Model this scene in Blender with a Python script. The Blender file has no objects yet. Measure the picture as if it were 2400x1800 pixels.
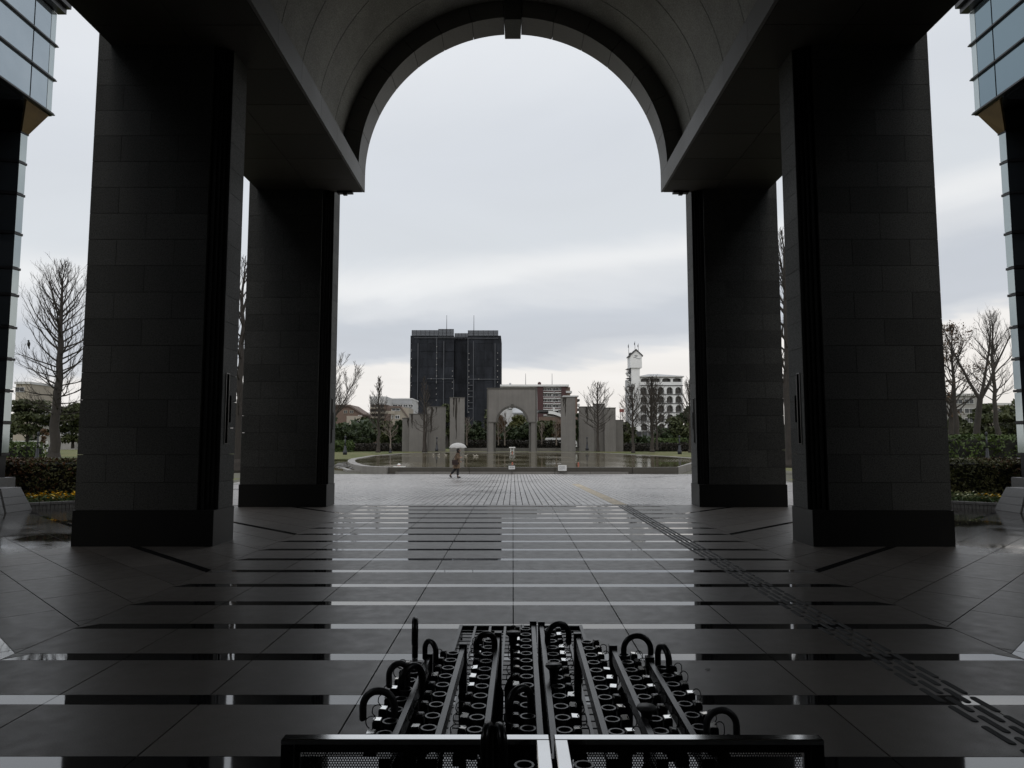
import bpy, bmesh, math, random
from mathutils import Vector, Matrix
random.seed(7)
R = math.radians
SC = bpy.context.scene
COL = SC.collection

# ------------------------------------------------------------------ camera
FPX, HZ, CAMZ, CXP = 1627.0, 1036.0, 1.6, 1202.0      # focal length and horizon in a 2400 px wide frame
PITCH = math.atan((HZ - 900) / FPX)
cam_d = bpy.data.cameras.new('camera')
cam_d.sensor_width = 36.0
cam_d.sensor_fit = 'HORIZONTAL'
cam_d.lens = 36.0 * FPX / 2400
cam_d.clip_start = 0.05
cam_d.clip_end = 3000
cam = bpy.data.objects.new('camera', cam_d)
cam.location = (0, 0, CAMZ)
cam.rotation_euler = (math.pi / 2 + PITCH, 0, (CXP - 1200) / FPX)
COL.objects.link(cam)
SC.camera = cam

# ------------------------------------------------------------------ sky, sun, exposure
world = bpy.data.worlds.new('World')
SC.world = world
world.use_nodes = True
nt = world.node_tree
nt.nodes.clear()
def wn(t, **k):
    n = nt.nodes.new(t)
    for a, b in k.items():
        setattr(n, a, b)
    return n
def wmath(op, a, b=None, c=None):
    n = wn('ShaderNodeMath', operation=op)
    for i, v in enumerate((a, b, c)):
        if v is None: continue
        if isinstance(v, (int, float)): n.inputs[i].default_value = v
        else: nt.links.new(v, n.inputs[i])
    return n.outputs[0]
sky = wn('ShaderNodeTexSky', sky_type='NISHITA')
sky.sun_disc = False
sky.sun_elevation = R(52)
sky.sun_rotation = R(180)
sky.air_density = 1.4
sky.dust_density = 4.0
tc = wn('ShaderNodeTexCoord')
sep = wn('ShaderNodeSeparateXYZ')
nt.links.new(tc.outputs['Generated'], sep.inputs[0])
zc = wmath('MAXIMUM', sep.outputs[2], 0.0)
# cloud sheet seen in perspective: direction projected onto a plane overhead
den = wmath('ADD', zc, 0.12)
px = wmath('DIVIDE', sep.outputs[0], den)
py = wmath('DIVIDE', sep.outputs[1], den)
comb = wn('ShaderNodeCombineXYZ')
nt.links.new(px, comb.inputs[0]); nt.links.new(py, comb.inputs[1])
comb.inputs[2].default_value = 3.4
def wnoise(scale, detail, rough, dist, sx=1.0, sy=1.0, off=0.0):
    mp = wn('ShaderNodeMapping')
    mp.inputs['Scale'].default_value = (sx, sy, 1)
    mp.inputs['Location'].default_value = (off, off * .7, off * .3)
    nt.links.new(comb.outputs[0], mp.inputs[0])
    n = wn('ShaderNodeTexNoise')
    n.inputs['Scale'].default_value = scale
    n.inputs['Detail'].default_value = detail
    n.inputs['Roughness'].default_value = rough
    n.inputs['Distortion'].default_value = dist
    nt.links.new(mp.outputs[0], n.inputs[0])
    return n.outputs[0]
n1 = wnoise(0.55, 5, .55, .5, 1.0, 1.0, 2.0)      # big masses
n2 = wnoise(1.1, 6, .5, .6, 1.0, 1.2, 5.0)     # wisps
# elevation, wobbled by the cloud noise
wob = wmath('MULTIPLY', wmath('SUBTRACT', n1, .5), .13)
wob2 = wmath('MULTIPLY', wmath('SUBTRACT', n2, .5), .035)
tilt = wmath('SUBTRACT', wmath('MULTIPLY', sep.outputs[0], .075), .035)
elev = wmath('SUBTRACT', wmath('ADD', wmath('ADD', sep.outputs[2], wob), wob2), tilt)
ramp = wn('ShaderNodeValToRGB')
cr = ramp.color_ramp
cr.interpolation = 'EASE'
stops = [(0.0, (.82, .785, .75)), (.06, (.86, .825, .79)), (.146, (.86, .835, .81)), (.160, (.64, .66, .695)), (.175, (.555, .582, .63)), (.21, (.56, .59, .64)),
         (.245, (.68, .70, .73)), (.275, (.80, .81, .82)), (.315, (.66, .69, .725)), (.42, (.66, .69, .735)), (.56, (.76, .785, .82)), (1.0, (.80, .82, .86))]
while len(cr.elements) < len(stops): cr.elements.new(.5)
for e, (p, c) in zip(cr.elements, stops):
    e.position = p; e.color = (*c, 1)
nt.links.new(elev, ramp.inputs[0])
# soft mottling of the cloud deck
mot = wn('ShaderNodeMapRange')
nt.links.new(n2, mot.inputs[0])
mot.inputs[1].default_value = .3; mot.inputs[2].default_value = .7
mot.inputs[3].default_value = .965; mot.inputs[4].default_value = 1.03
cloud = wn('ShaderNodeVectorMath', operation='SCALE')
nt.links.new(ramp.outputs[0], cloud.inputs[0]); nt.links.new(mot.outputs[0], cloud.inputs['Scale'])
bright = wn('ShaderNodeVectorMath', operation='SCALE')
nt.links.new(cloud.outputs[0], bright.inputs[0])
bright.inputs['Scale'].default_value = 10.9
mix = wn('ShaderNodeMixRGB')
mix.inputs[0].default_value = .94
nt.links.new(sky.outputs[0], mix.inputs[1]); nt.links.new(bright.outputs[0], mix.inputs[2])
bg = wn('ShaderNodeBackground')
bg.inputs['Strength'].default_value = .1
nt.links.new(mix.outputs[0], bg.inputs[0])
wo = wn('ShaderNodeOutputWorld')
nt.links.new(bg.outputs[0], wo.inputs[0])

sun_d = bpy.data.lights.new('sun', 'SUN')
sun_d.energy = .5
sun_d.angle = R(25)
sun_d.color = (1, .97, .93)
sun = bpy.data.objects.new('sun', sun_d)
sun.rotation_euler = (R(38), 0, 0)
COL.objects.link(sun)

vs = SC.view_settings
vs.view_transform = 'Standard'
vs.look = 'None'
vs.exposure = 0.0
vs.gamma = 1.0
vs.use_curve_mapping = False
SC.render.engine = 'CYCLES'
SC.cycles.max_bounces = 8
SC.cycles.diffuse_bounces = 4
SC.cycles.glossy_bounces = 4
SC.cycles.caustics_reflective = False
SC.cycles.caustics_refractive = False

# ------------------------------------------------------------------ helpers
def PT(px, py, Y):
    """world point on the sight line of photograph pixel (px, py) at depth Y"""
    c, s = math.cos(PITCH), math.sin(PITCH)
    u, v = (px - CXP) / FPX, (py - 900) / FPX
    d, e = c + v * s, s - v * c
    t = Y / d
    return Vector((u * t, Y, e * t + CAMZ))
def GP(px, py, z=0.0):
    c, s = math.cos(PITCH), math.sin(PITCH)
    u, v = (px - CXP) / FPX, (py - 900) / FPX
    d, e = c + v * s, s - v * c
    t = (z - CAMZ) / e
    return Vector((u * t, d * t, z))

class MB:
    def __init__(s): s.v = []; s.f = []
    def add(s, vs_, fs):
        o = len(s.v)
        s.v += [tuple(p) for p in vs_]
        s.f += [tuple(i + o for i in f) for f in fs]
        return s
    def box(s, x0, x1, y0, y1, z0, z1):
        return s.add([(x0, y0, z0), (x1, y0, z0), (x1, y1, z0), (x0, y1, z0), (x0, y0, z1), (x1, y0, z1), (x1, y1, z1), (x0, y1, z1)],
                     [(0, 3, 2, 1), (4, 5, 6, 7), (0, 1, 5, 4), (1, 2, 6, 5), (2, 3, 7, 6), (3, 0, 4, 7)])
    def bevbox(s, x0, x1, y0, y1, z0, z1, b):
        """box with its top edges chamfered"""
        return s.add([(x0, y0, z0), (x1, y0, z0), (x1, y1, z0), (x0, y1, z0), (x0, y0, z1 - b), (x1, y0, z1 - b), (x1, y1, z1 - b), (x0, y1, z1 - b),
                      (x0 + b, y0 + b, z1), (x1 - b, y0 + b, z1), (x1 - b, y1 - b, z1), (x0 + b, y1 - b, z1)],
                     [(0, 3, 2, 1), (0, 1, 5, 4), (1, 2, 6, 5), (2, 3, 7, 6), (3, 0, 4, 7), (4, 5, 9, 8), (5, 6, 10, 9), (6, 7, 11, 10), (7, 4, 8, 11), (8, 9, 10, 11)])
    def prism(s, poly, z0, z1):
        """poly: ccw list of (x, y)"""
        n = len(poly)
        return s.add([(p[0], p[1], z0) for p in poly] + [(p[0], p[1], z1) for p in poly],
                     [tuple(range(n - 1, -1, -1)), tuple(range(n, 2 * n))] + [(i, (i + 1) % n, n + (i + 1) % n, n + i) for i in range(n)])
    def prism_y(s, poly, y0, y1):
        """poly: list of (x, z), extruded along y"""
        n = len(poly)
        return s.add([(p[0], y0, p[1]) for p in poly] + [(p[0], y1, p[1]) for p in poly],
                     [tuple(range(n)), tuple(range(2 * n - 1, n - 1, -1))] + [(i, n + i, n + (i + 1) % n, (i + 1) % n) for i in range(n)])
    def prism_x(s, poly, x0, x1):
        """poly: list of (y, z), extruded along x"""
        n = len(poly)
        return s.add([(x0, p[0], p[1]) for p in poly] + [(x1, p[0], p[1]) for p in poly],
                     [tuple(range(n - 1, -1, -1)), tuple(range(n, 2 * n))] + [(i, (i + 1) % n, n + (i + 1) % n, n + i) for i in range(n)])
    def tube(s, pts, rads, n=6, cap=True, tw=0.0):
        pts = [Vector(p) for p in pts]
        if not isinstance(rads, (list, tuple)): rads = [rads] * len(pts)
        o = len(s.v)
        up = None
        for i, p in enumerate(pts):
            d = (pts[min(i + 1, len(pts) - 1)] - pts[max(i - 1, 0)])
            if d.length < 1e-9: d = Vector((0, 0, 1))
            d.normalize()
            if up is None:
                up = Vector((1, 0, 0)) if abs(d.x) < .8 else Vector((0, 1, 0))
            a = up - d * up.dot(d)
            if a.length < 1e-4:
                a = d.orthogonal()
            a.normalize(); up = a
            b = d.cross(a)
            for k in range(n):
                t = 2 * math.pi * k / n + tw
                q = p + (a * math.cos(t) + b * math.sin(t)) * rads[i]
                s.v.append((q.x, q.y, q.z))
        for i in range(len(pts) - 1):
            for k in range(n):
                k2 = (k + 1) % n
                s.f.append((o + i * n + k, o + i * n + k2, o + (i + 1) * n + k2, o + (i + 1) * n + k))
        if cap:
            s.f.append(tuple(o + k for k in range(n - 1, -1, -1)))
            e = o + (len(pts) - 1) * n
            s.f.append(tuple(e + k for k in range(n)))
        return s
    def lathe(s, prof, n=12, c=(0, 0, 0)):
        """prof: list of (r, z)"""
        o = len(s.v)
        for r, z in prof:
            for k in range(n):
                t = 2 * math.pi * k / n
                s.v.append((c[0] + r * math.cos(t), c[1] + r * math.sin(t), c[2] + z))
        for i in range(len(prof) - 1):
            for k in range(n):
                k2 = (k + 1) % n
                s.f.append((o + i * n + k, o + i * n + k2, o + (i + 1) * n + k2, o + (i + 1) * n + k))
        s.f.append(tuple(o + k for k in range(n - 1, -1, -1)))
        e = o + (len(prof) - 1) * n
        s.f.append(tuple(e + k for k in range(n)))
        return s
    def ball(s, c, rx, ry, rz, n=10, m=6):
        prof = []
        o = len(s.v)
        for i in range(m + 1):
            t = math.pi * i / m
            r, z = max(math.sin(t), .02), -math.cos(t)
            for k in range(n):
                a = 2 * math.pi * k / n
                s.v.append((c[0] + rx * r * math.cos(a), c[1] + ry * r * math.sin(a), c[2] + rz * z))
        for i in range(m):
            for k in range(n):
                k2 = (k + 1) % n
                s.f.append((o + i * n + k, o + i * n + k2, o + (i + 1) * n + k2, o + (i + 1) * n + k))
        return s
    def mesh(s, name, off=(0, 0, 0), smooth=False):
        me = bpy.data.meshes.new(name)
        ox, oy, oz = off
        me.from_pydata([(a - ox, b - oy, c - oz) for a, b, c in s.v], [], s.f)
        me.update()
        if smooth:
            me.polygons.foreach_set('use_smooth', [True] * len(me.polygons))
        return me

def link(name, me, mat=None, parent=None, loc=(0, 0, 0), rot=(0, 0, 0), scale=None):
    o = bpy.data.objects.new(name, me)
    COL.objects.link(o)
    if mat is not None and me is not None and not me.materials:
        me.materials.append(mat)
    o.parent = parent
    o.location = loc
    o.rotation_euler = rot
    if scale: o.scale = scale
    return o
def wloc(o):
    p = Vector(o.location)
    while o.parent is not None:
        o = o.parent; p = p + Vector(o.location)
    return p
def part(name, mb, mat, parent=None, smooth=False, world=True, kind=None):
    """mb in world coordinates (unrotated parent) or, with world=False, in the parent's own coordinates"""
    off = wloc(parent) if (parent is not None and world) else (0, 0, 0)
    o = link(name, mb.mesh(name, off, smooth), mat, parent)
    if kind: o['kind'] = kind
    return o
def thing(name, label, cat, loc=(0, 0, 0), rz=0.0, group=None):
    o = bpy.data.objects.new(name, None)
    o.empty_display_size = .2
    COL.objects.link(o)
    o.location = loc; o.rotation_euler = (0, 0, rz)
    return tag(o, label, cat, group)
def tag(o, label, cat, group=None):
    o['label'] = label; o['category'] = cat
    if group: o['group'] = group
    return o
def struct(name, mb, mat, smooth=False, label=None):
    o = part(name, mb, mat, None, smooth)
    o['kind'] = 'structure'
    if label: o['label'] = label
    return o
def copy_tree(o, parent=None):
    c = o.copy(); COL.objects.link(c); c.parent = parent
    for ch in o.children: copy_tree(ch, c)
    return c

# ------------------------------------------------------------------ materials
MATS = {}
class NT:
    """small wrapper for building node trees"""
    def __init__(s, name):
        s.m = bpy.data.materials.new(name); s.m.use_nodes = True
        s.t = s.m.node_tree
        s.b = s.t.nodes['Principled BSDF']
    def n(s, t, **k):
        x = s.t.nodes.new(t)
        for a, b in k.items(): setattr(x, a, b)
        return x
    def l(s, a, b): s.t.links.new(a, b)
    def val(s, inp, v):
        if isinstance(v, (int, float)): inp.default_value = v
        elif isinstance(v, tuple): inp.default_value = v if len(v) == 4 else (*v, 1)
        else: s.l(v, inp)
    def coord(s, kind='Object'):
        if not hasattr(s, 'tc'): s.tc = s.n('ShaderNodeTexCoord')
        return s.tc.outputs[kind]
    def pos(s):
        if not hasattr(s, 'geo'): s.geo = s.n('ShaderNodeNewGeometry')
        return s.geo.outputs['Position']
    def rand(s):
        if not hasattr(s, 'oi'): s.oi = s.n('ShaderNodeObjectInfo')
        return s.oi.outputs['Random']
    def map(s, v, scale=(1, 1, 1), loc=(0, 0, 0)):
        m = s.n('ShaderNodeMapping'); s.l(v, m.inputs[0])
        m.inputs['Scale'].default_value = scale; m.inputs['Location'].default_value = loc
        return m.outputs[0]
    def noise(s, v, scale, detail=4, rough=.55, dist=0.0):
        n = s.n('ShaderNodeTexNoise'); s.l(v, n.inputs[0])
        n.inputs['Scale'].default_value = scale; n.inputs['Detail'].default_value = detail
        n.inputs['Roughness'].default_value = rough; n.inputs['Distortion'].default_value = dist
        return n.outputs[0]
    def voro(s, v, scale, feature='F1'):
        n = s.n('ShaderNodeTexVoronoi', feature=feature); s.l(v, n.inputs[0])
        n.inputs['Scale'].default_value = scale
        return n.outputs[0]
    def math(s, op, a, b=0.0, c=None):
        n = s.n('ShaderNodeMath', operation=op)
        s.val(n.inputs[0], a); s.val(n.inputs[1], b)
        if c is not None: s.val(n.inputs[2], c)
        return n.outputs[0]
    def rng(s, v, a, b, c, d):
        n = s.n('ShaderNodeMapRange'); s.val(n.inputs[0], v)
        for i, q in enumerate((a, b, c, d)): n.inputs[i + 1].default_value = q
        return n.outputs[0]
    def mix(s, f, a, b, mode='MIX'):
        n = s.n('ShaderNodeMixRGB', blend_type=mode)
        s.val(n.inputs[0], f); s.val(n.inputs[1], a); s.val(n.inputs[2], b)
        return n.outputs[0]
    def ramp(s, v, stops):
        n = s.n('ShaderNodeValToRGB'); s.l(v, n.inputs[0])
        e = n.color_ramp.elements
        while len(e) < len(stops): e.new(.5)
        for q, (p, c) in zip(e, stops):
            q.position = p; q.color = (*c, 1) if isinstance(c, tuple) else (c, c, c, 1)
        return n.outputs[0]
    def bump(s, h, strength=.3, dist=.02):
        n = s.n('ShaderNodeBump'); n.inputs['Strength'].default_value = strength; n.inputs['Distance'].default_value = dist
        s.l(h, n.inputs['Height']); s.l(n.outputs[0], s.b.inputs['Normal'])
    def out(s, col=None, rough=None, metal=None, spec=None, ior=None):
        if col is not None: s.val(s.b.inputs['Base Color'], col)
        if rough is not None: s.val(s.b.inputs['Roughness'], rough)
        if metal is not None: s.val(s.b.inputs['Metallic'], metal)
        if spec is not None: s.val(s.b.inputs['Specular IOR Level'], spec)
        if ior is not None: s.b.inputs['IOR'].default_value = ior
        return s.m
def shade(c, k): return tuple(x * k for x in c)

def speckle(name, c, rough=.6, var=.25, piece=.18, grain=90, bump=.12, big=.8, spec=.5):
    """granite: fine dark and light grains, broad blotches, a tone of its own for each piece"""
    t = NT(name); p = t.pos()
    g = t.noise(p, grain, 2, .7)
    b = t.noise(p, big, 4, .6)
    v = t.voro(p, grain * .55)
    k = t.math('ADD', t.rng(g, .3, .7, 1 - var, 1 + var), t.rng(v, 0, .5, -var * .5, var * .3))
    k = t.math('MULTIPLY', k, t.rng(b, .3, .7, .88, 1.1))
    k = t.math('MULTIPLY', k, t.rng(t.rand(), 0, 1, 1 - piece, 1 + piece))
    sc = t.n('ShaderNodeVectorMath', operation='SCALE')
    sc.inputs[0].default_value = c; t.l(k, sc.inputs['Scale'])
    if bump: t.bump(g, bump, .004)
    return t.out(sc.outputs[0], t.rng(b, .3, .7, rough * .9, min(1, rough * 1.1)), spec=spec)
def plain(name, c, rough=.6, var=.1, scale=3.0, metal=0.0, bump=0.0, piece=0.06, spec=.5):
    t = NT(name); p = t.pos()
    b = t.noise(p, scale, 5, .6)
    k = t.math('MULTIPLY', t.rng(b, .3, .7, 1 - var, 1 + var), t.rng(t.rand(), 0, 1, 1 - piece, 1 + piece))
    sc = t.n('ShaderNodeVectorMath', operation='SCALE')
    sc.inputs[0].default_value = c; t.l(k, sc.inputs['Scale'])
    if bump: t.bump(t.noise(p, scale * 12, 3), bump, .01)
    return t.out(sc.outputs[0], t.rng(b, .3, .7, rough * .9, min(1.0, rough * 1.1)), metal, spec)
def leafmat(name, c, c2, rough=.55):
    t = NT(name); p = t.pos()
    b = t.noise(p, .9, 3, .6); g = t.noise(p, 9.0, 2, .6)
    f = t.math('ADD', t.rng(b, .3, .7, 0, .6), t.rng(g, .3, .7, -.1, .4))
    return t.out(t.mix(f, c, c2), rough, spec=.3)

M = MATS
M['pillar'] = speckle('pillar_granite', (.087, .088, .084), .7, .5, .16, 60, spec=.25)
M['pillar_base'] = speckle('dark_polished_granite', (.024, .024, .023), .45, .3, .05, 90, .02, spec=.2)
M['joint'] = plain('dark_joint', (.02, .02, .02), .9)
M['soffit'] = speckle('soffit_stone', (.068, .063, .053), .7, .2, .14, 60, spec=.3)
t = NT('vault_stucco'); p = t.pos()
g = t.noise(p, 34, 5, .7); b_ = t.noise(p, .7, 4, .6); g2 = t.noise(p, 60, 3, .7)
k = t.math('MULTIPLY', t.rng(g, .38, .64, .74, 1.3), t.rng(b_, .3, .7, .72, 1.25))
k = t.math('MULTIPLY', k, t.rng(t.rand(), 0, 1, .9, 1.1))
sc_ = t.n('ShaderNodeVectorMath', operation='SCALE'); sc_.inputs[0].default_value = (.30, .295, .27); t.l(k, sc_.inputs['Scale'])
t.bump(g2, .5, .01)
M['vault'] = t.out(sc_.outputs[0], .75)
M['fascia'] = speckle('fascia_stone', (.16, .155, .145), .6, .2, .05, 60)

def floor_mat():
    t = NT('honed_floor_granite'); p = t.pos()
    g = t.noise(p, 140, 2, .7); b = t.noise(p, 1.1, 5, .6); m = t.noise(p, 7, 4, .6)
    sx = t.n('ShaderNodeSeparateXYZ'); t.l(p, sx.inputs[0])
    ax = t.math('ABSOLUTE', sx.outputs[0])
    # rain-wet stone outside the drip line of the roof, with puddles
    edge = t.math('ADD', ax, t.math('MULTIPLY', t.math('SUBTRACT', b, .5), 1.6))
    edge_y = t.math('ADD', sx.outputs[1], t.math('MULTIPLY', t.math('SUBTRACT', b, .5), 2.0))
    wet = t.math('MULTIPLY', t.rng(edge, 6.6, 7.3, 0, 1), t.rng(edge_y, 9.6, 10.7, 0, 1))
    pud = t.rng(t.noise(p, .55, 3, .5), .45, .56, 0, 1)
    k = t.math('MULTIPLY', t.rng(g, .3, .7, .66, 1.34), t.rng(b, .3, .7, .86, 1.14))
    k = t.math('MULTIPLY', k, t.rng(t.rand(), 0, 1, .9, 1.1))
    k = t.math('MULTIPLY', k, t.rng(wet, 0, 1, 1, .16))
    sc = t.n('ShaderNodeVectorMath', operation='SCALE'); sc.inputs[0].default_value = (.124, .112, .101); t.l(k, sc.inputs['Scale'])
    dry = t.rng(m, .3, .7, .34, .44)
    wr = t.rng(pud, 0, 1, .16, .04)
    mr = t.n('ShaderNodeMix'); t.l(wet, mr.inputs[0]); t.l(dry, mr.inputs[2]); t.l(wr, mr.inputs[3])
    return t.out(sc.outputs[0], mr.outputs[0])
M['floor'] = floor_mat()
t = NT('polished_black_granite'); p = t.pos()
g = t.noise(p, 160, 2, .7); s_ = t.noise(p, 1.7, 4, .6)
M['strip'] = t.out(t.mix(t.rng(g, .4, .7, 0, 1), (.010, .010, .011), (.03, .03, .032)), t.rng(s_, .3, .7, .015, .06), ior=2.35)

def paver_mat():
    t = NT('wet_block_pavers'); p = t.pos()
    g = t.noise(p, 60, 2, .7); b = t.noise(p, .35, 4, .6); c_ = t.voro(t.map(p, (6.0, 3.0, .01)), 1.0)
    k = t.math('MULTIPLY', t.rng(g, .3, .7, .85, 1.15), t.rng(b, .3, .7, .85, 1.15))
    k = t.math('MULTIPLY', k, t.rng(t.noise(t.map(p, (5.5, 2.7, 0)), 1.0, 1, .5), .3, .7, .8, 1.2))
    k = t.math('MULTIPLY', k, t.rng(t.rand(), 0, 1, .85, 1.15))
    sc = t.n('ShaderNodeVectorMath', operation='SCALE'); sc.inputs[0].default_value = (.41, .392, .378); t.l(k, sc.inputs['Scale'])
    return t.out(sc.outputs[0], t.rng(b, .35, .65, .24, .45))
M['paver'] = paver_mat()

def stone_mat(name, c, rough=.75, streak=True, scale=1.0):
    """weathered monument stone with dark water streaks running down from the top edge"""
    t = NT(name); p = t.pos()
    g = t.noise(p, 18 * scale, 3, .6); b = t.noise(p, .5 * scale, 5, .6)
    fine = t.noise(t.map(p, (2.5, 2.5, .12)), 1.0, 6, .7)
    k = t.math('MULTIPLY', t.rng(g, .3, .7, .9, 1.1), t.rng(b, .3, .7, .88, 1.12))
    k = t.math('MULTIPLY', k, t.rng(fine, .3, .7, .88, 1.1))
    k = t.math('MULTIPLY', k, t.rng(t.rand(), 0, 1, .92, 1.08))
    sc = t.n('ShaderNodeVectorMath', operation='SCALE'); sc.inputs[0].default_value = c; t.l(k, sc.inputs['Scale'])
    return t.out(sc.outputs[0], rough)
M['mon'] = stone_mat('monument_stone', (.185, .174, .162))
M['mon_dark'] = stone_mat('monument_trim', (.10, .094, .085))
M['stain'] = plain('water_stain', (.035, .03, .025), .9, .3, 2.0)
M['kerb'] = stone_mat('kerb_granite', (.25, .235, .215), .5)
M['kerb_wet'] = stone_mat('wet_kerb_granite', (.085, .078, .066), .3)
M['planter'] = speckle('planter_granite', (.17, .17, .17), .45, .22, .06, 60)
M['concrete'] = stone_mat('concrete', (.30, .29, .275), .8)
M['grass'] = None
t = NT('winter_lawn'); p = t.pos()
b = t.noise(p, .12, 4, .6); g = t.noise(p, 3.0, 4, .7)
t.bump(t.noise(p, 14, 3), .8, .05)
M['lawn'] = t.out(t.mix(t.rng(g, .3, .7, 0, .5), t.mix(t.rng(b, .35, .65, 0, 1), (.105, .13, .045), (.20, .18, .085)), (.09, .10, .045)), .85, spec=.2)
t = NT('far_ground'); p = t.pos()
M['ground'] = t.out(t.mix(t.rng(t.noise(p, .05, 5, .6), .3, .7, 0, 1), (.10, .10, .075), (.16, .15, .12)), .9, spec=.2)
t = NT('pond_water'); p = t.pos()
w1 = t.noise(t.map(p, (1.0, .35, 1)), 2.2, 4, .6, .4); w2 = t.noise(t.map(p, (.22, .08, 1)), 1.0, 3, .5)
t.bump(t.math('MULTIPLY', w1, t.rng(w2, .45, .62, .02, 1.0)), .10, .08)
M['water'] = t.out((.125, .105, .06), t.rng(w2, .4, .62, .03, .14), ior=1.33)
M['soil'] = plain('wet_soil', (.09, .055, .035), .8, .3, 4)
M['bark'] = plain('bark', (.055, .046, .038), .9, .3, 4, bump=.5)
M['bark_dark'] = plain('dark_wet_bark', (.042, .036, .031), .9, .3, 4, bump=.5)
M['bark_pale'] = plain('pale_bark', (.24, .20, .17), .9, .2, 4)
M['leaf_dark'] = leafmat('evergreen_leaves', (.018, .03, .014), (.055, .075, .028))
M['leaf_mid'] = leafmat('olive_leaves', (.03, .04, .016), (.085, .095, .035))
M['leaf_yel'] = leafmat('yellow_green_leaves', (.05, .06, .018), (.13, .125, .04))
M['leaf_brown'] = leafmat('brown_leaves', (.06, .035, .02), (.15, .09, .045))
M['hedge'] = leafmat('clipped_hedge_leaves', (.05, .065, .025), (.17, .16, .065))
M['hedge_red'] = leafmat('reddish_hedge_leaves', (.075, .036, .02), (.20, .10, .045))
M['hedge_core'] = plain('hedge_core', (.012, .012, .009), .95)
M['hedge_green'] = leafmat('bright_hedge_leaves', (.03, .05, .012), (.09, .13, .03))
M['hedge_far'] = leafmat('dark_low_hedge', (.022, .018, .014), (.04, .034, .024))
M['pet_yellow'] = plain('yellow_petals', (.95, .60, .02), .6, .12)
M['pet_white'] = plain('cream_petals', (.6, .6, .42), .6, .1)
M['pet_purple'] = plain('maroon_petals', (.16, .025, .05), .6, .1)
M['plant_leaf'] = leafmat('bedding_leaves', (.05, .09, .03), (.14, .2, .08))
M['slot'] = plain('unlit_slot', (.004, .004, .004), 1.0, spec=0.0)
M['polished'] = plain('polished_steel', (.80, .80, .79), .10, .05, 8, 1.0)
M['metal_black'] = plain('black_painted_metal', (.012, .012, .013), .32, .2, 8)
M['metal_rail'] = plain('grey_rail_metal', (.05, .05, .05), .25, .1, 8)
M['rim'] = plain('ring_rim', (.06, .06, .06), .3, .1, 20)
M['tag'] = plain('glossy_white_tag', (.95, .95, .93), .15, .03, metal=.95)
M['cord'] = plain('key_cord', (.01, .01, .01), .4)
M['handle_black'] = plain('black_handle', (.010, .010, .010), .3, .1)
M['handle_grey'] = plain('grey_handle', (.05, .05, .05), .45, .1)
M['cloth_black'] = plain('folded_black_cloth', (.012, .012, .015), .7, .2, 20)
M['cloth_navy'] = plain('folded_navy_cloth', (.016, .02, .04), .7, .2, 20)
M['steel'] = plain('steel', (.35, .35, .36), .35, .1, 8, .8)
t = NT('mirror_glass'); p = t.pos()
M['glass'] = t.out(t.mix(t.rng(t.noise(p, .8, 3), .3, .7, 0, 1), (.36, .42, .46), (.42, .48, .52)), .03, .8)
M['glass_dark'] = NT('dark_mirror_glass').out((.06, .07, .08), .02, .4)
M['glass_edge'] = NT('pale_edge_glass').out((.55, .62, .63), .08, .5)
M['glass_dim_reflect'] = NT('dim_reflection_mirror_glass').out((.20, .27, .31), .03, .8)  # darker glass copy for the right block, its duller reflection put into the colour
M['mullion'] = plain('black_mullion', (.015, .015, .017), .35)
M['ochre'] = plain('ochre_soffit', (.28, .19, .075), .6, .2, 2)
M['net'] = None
t = NT('black_scaffold_net'); p = t.pos()
b = t.noise(t.map(p, (.4, .4, .12)), 1.0, 4, .6)
k = t.math('MULTIPLY', t.rng(b, .3, .7, .6, 1.5), t.rng(t.rand(), 0, 1, .82, 1.2))
sc_ = t.n('ShaderNodeVectorMath', operation='SCALE'); sc_.inputs[0].default_value = (.020, .022, .027); t.l(k, sc_.inputs['Scale'])
M['net'] = t.out(sc_.outputs[0], .8, spec=.2)
t = NT('see_through_net')
tr = t.n('ShaderNodeBsdfTransparent'); ms = t.n('ShaderNodeMixShader'); ms.inputs[0].default_value = .68
t.out((.035, .038, .045), .8)
t.l(tr.outputs[0], ms.inputs[1]); t.l(t.b.outputs[0], ms.inputs[2]); t.l(ms.outputs[0], t.t.nodes['Material Output'].inputs[0])
M['net_thin'] = t.m
M['pipe'] = plain('scaffold_pipe', (.07, .075, .085), .5)
M['white'] = plain('white_paint', (.80, .80, .785), .6, .06, .4)
M['white_dull'] = plain('off_white_render', (.56, .56, .55), .8, .08, .3)
M['beige'] = plain('beige_render', (.36, .32, .26), .8, .1, .3)
M['brown'] = plain('brown_brick', (.16, .11, .085), .8, .12, 1.0)
M['maroon'] = plain('maroon_brick', (.075, .036, .036), .8, .12, 1.0)
M['roofgrey'] = plain('grey_roof', (.40, .41, .42), .5, .08, .6)
M['roofbrown'] = plain('brown_roof', (.17, .13, .11), .8, .12, .6)
M['pane'] = NT('window_glass').out((.035, .04, .045), .08)
M['pane_hotel'] = NT('shaded_balcony_window').out((.11, .10, .088), .2)
M['grout_glint'] = plain('grout_sky_glint', (.30, .30, .30), .5, .2, 6)  # pale grey imitates sky shining in the water-filled joints
M['pane_light'] = NT('curtained_window').out((.22, .22, .21), .25)
M['trim'] = plain('dark_trim', (.05, .05, .05), .6)
M['red'] = plain('red_paint', (.42, .14, .12), .6)
M['blue'] = plain('blue_sheet', (.02, .11, .40), .5)
M['orange'] = plain('orange_float', (.42, .13, .085), .5)
M['post'] = plain('dark_post', (.02, .022, .028), .5)
M['mark'] = plain('printed_grey', (.16, .17, .19), .7)
M['tact_dark'] = plain('dark_tactile_bar', (.035, .037, .037), .75, .15, 6, piece=.15)
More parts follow.
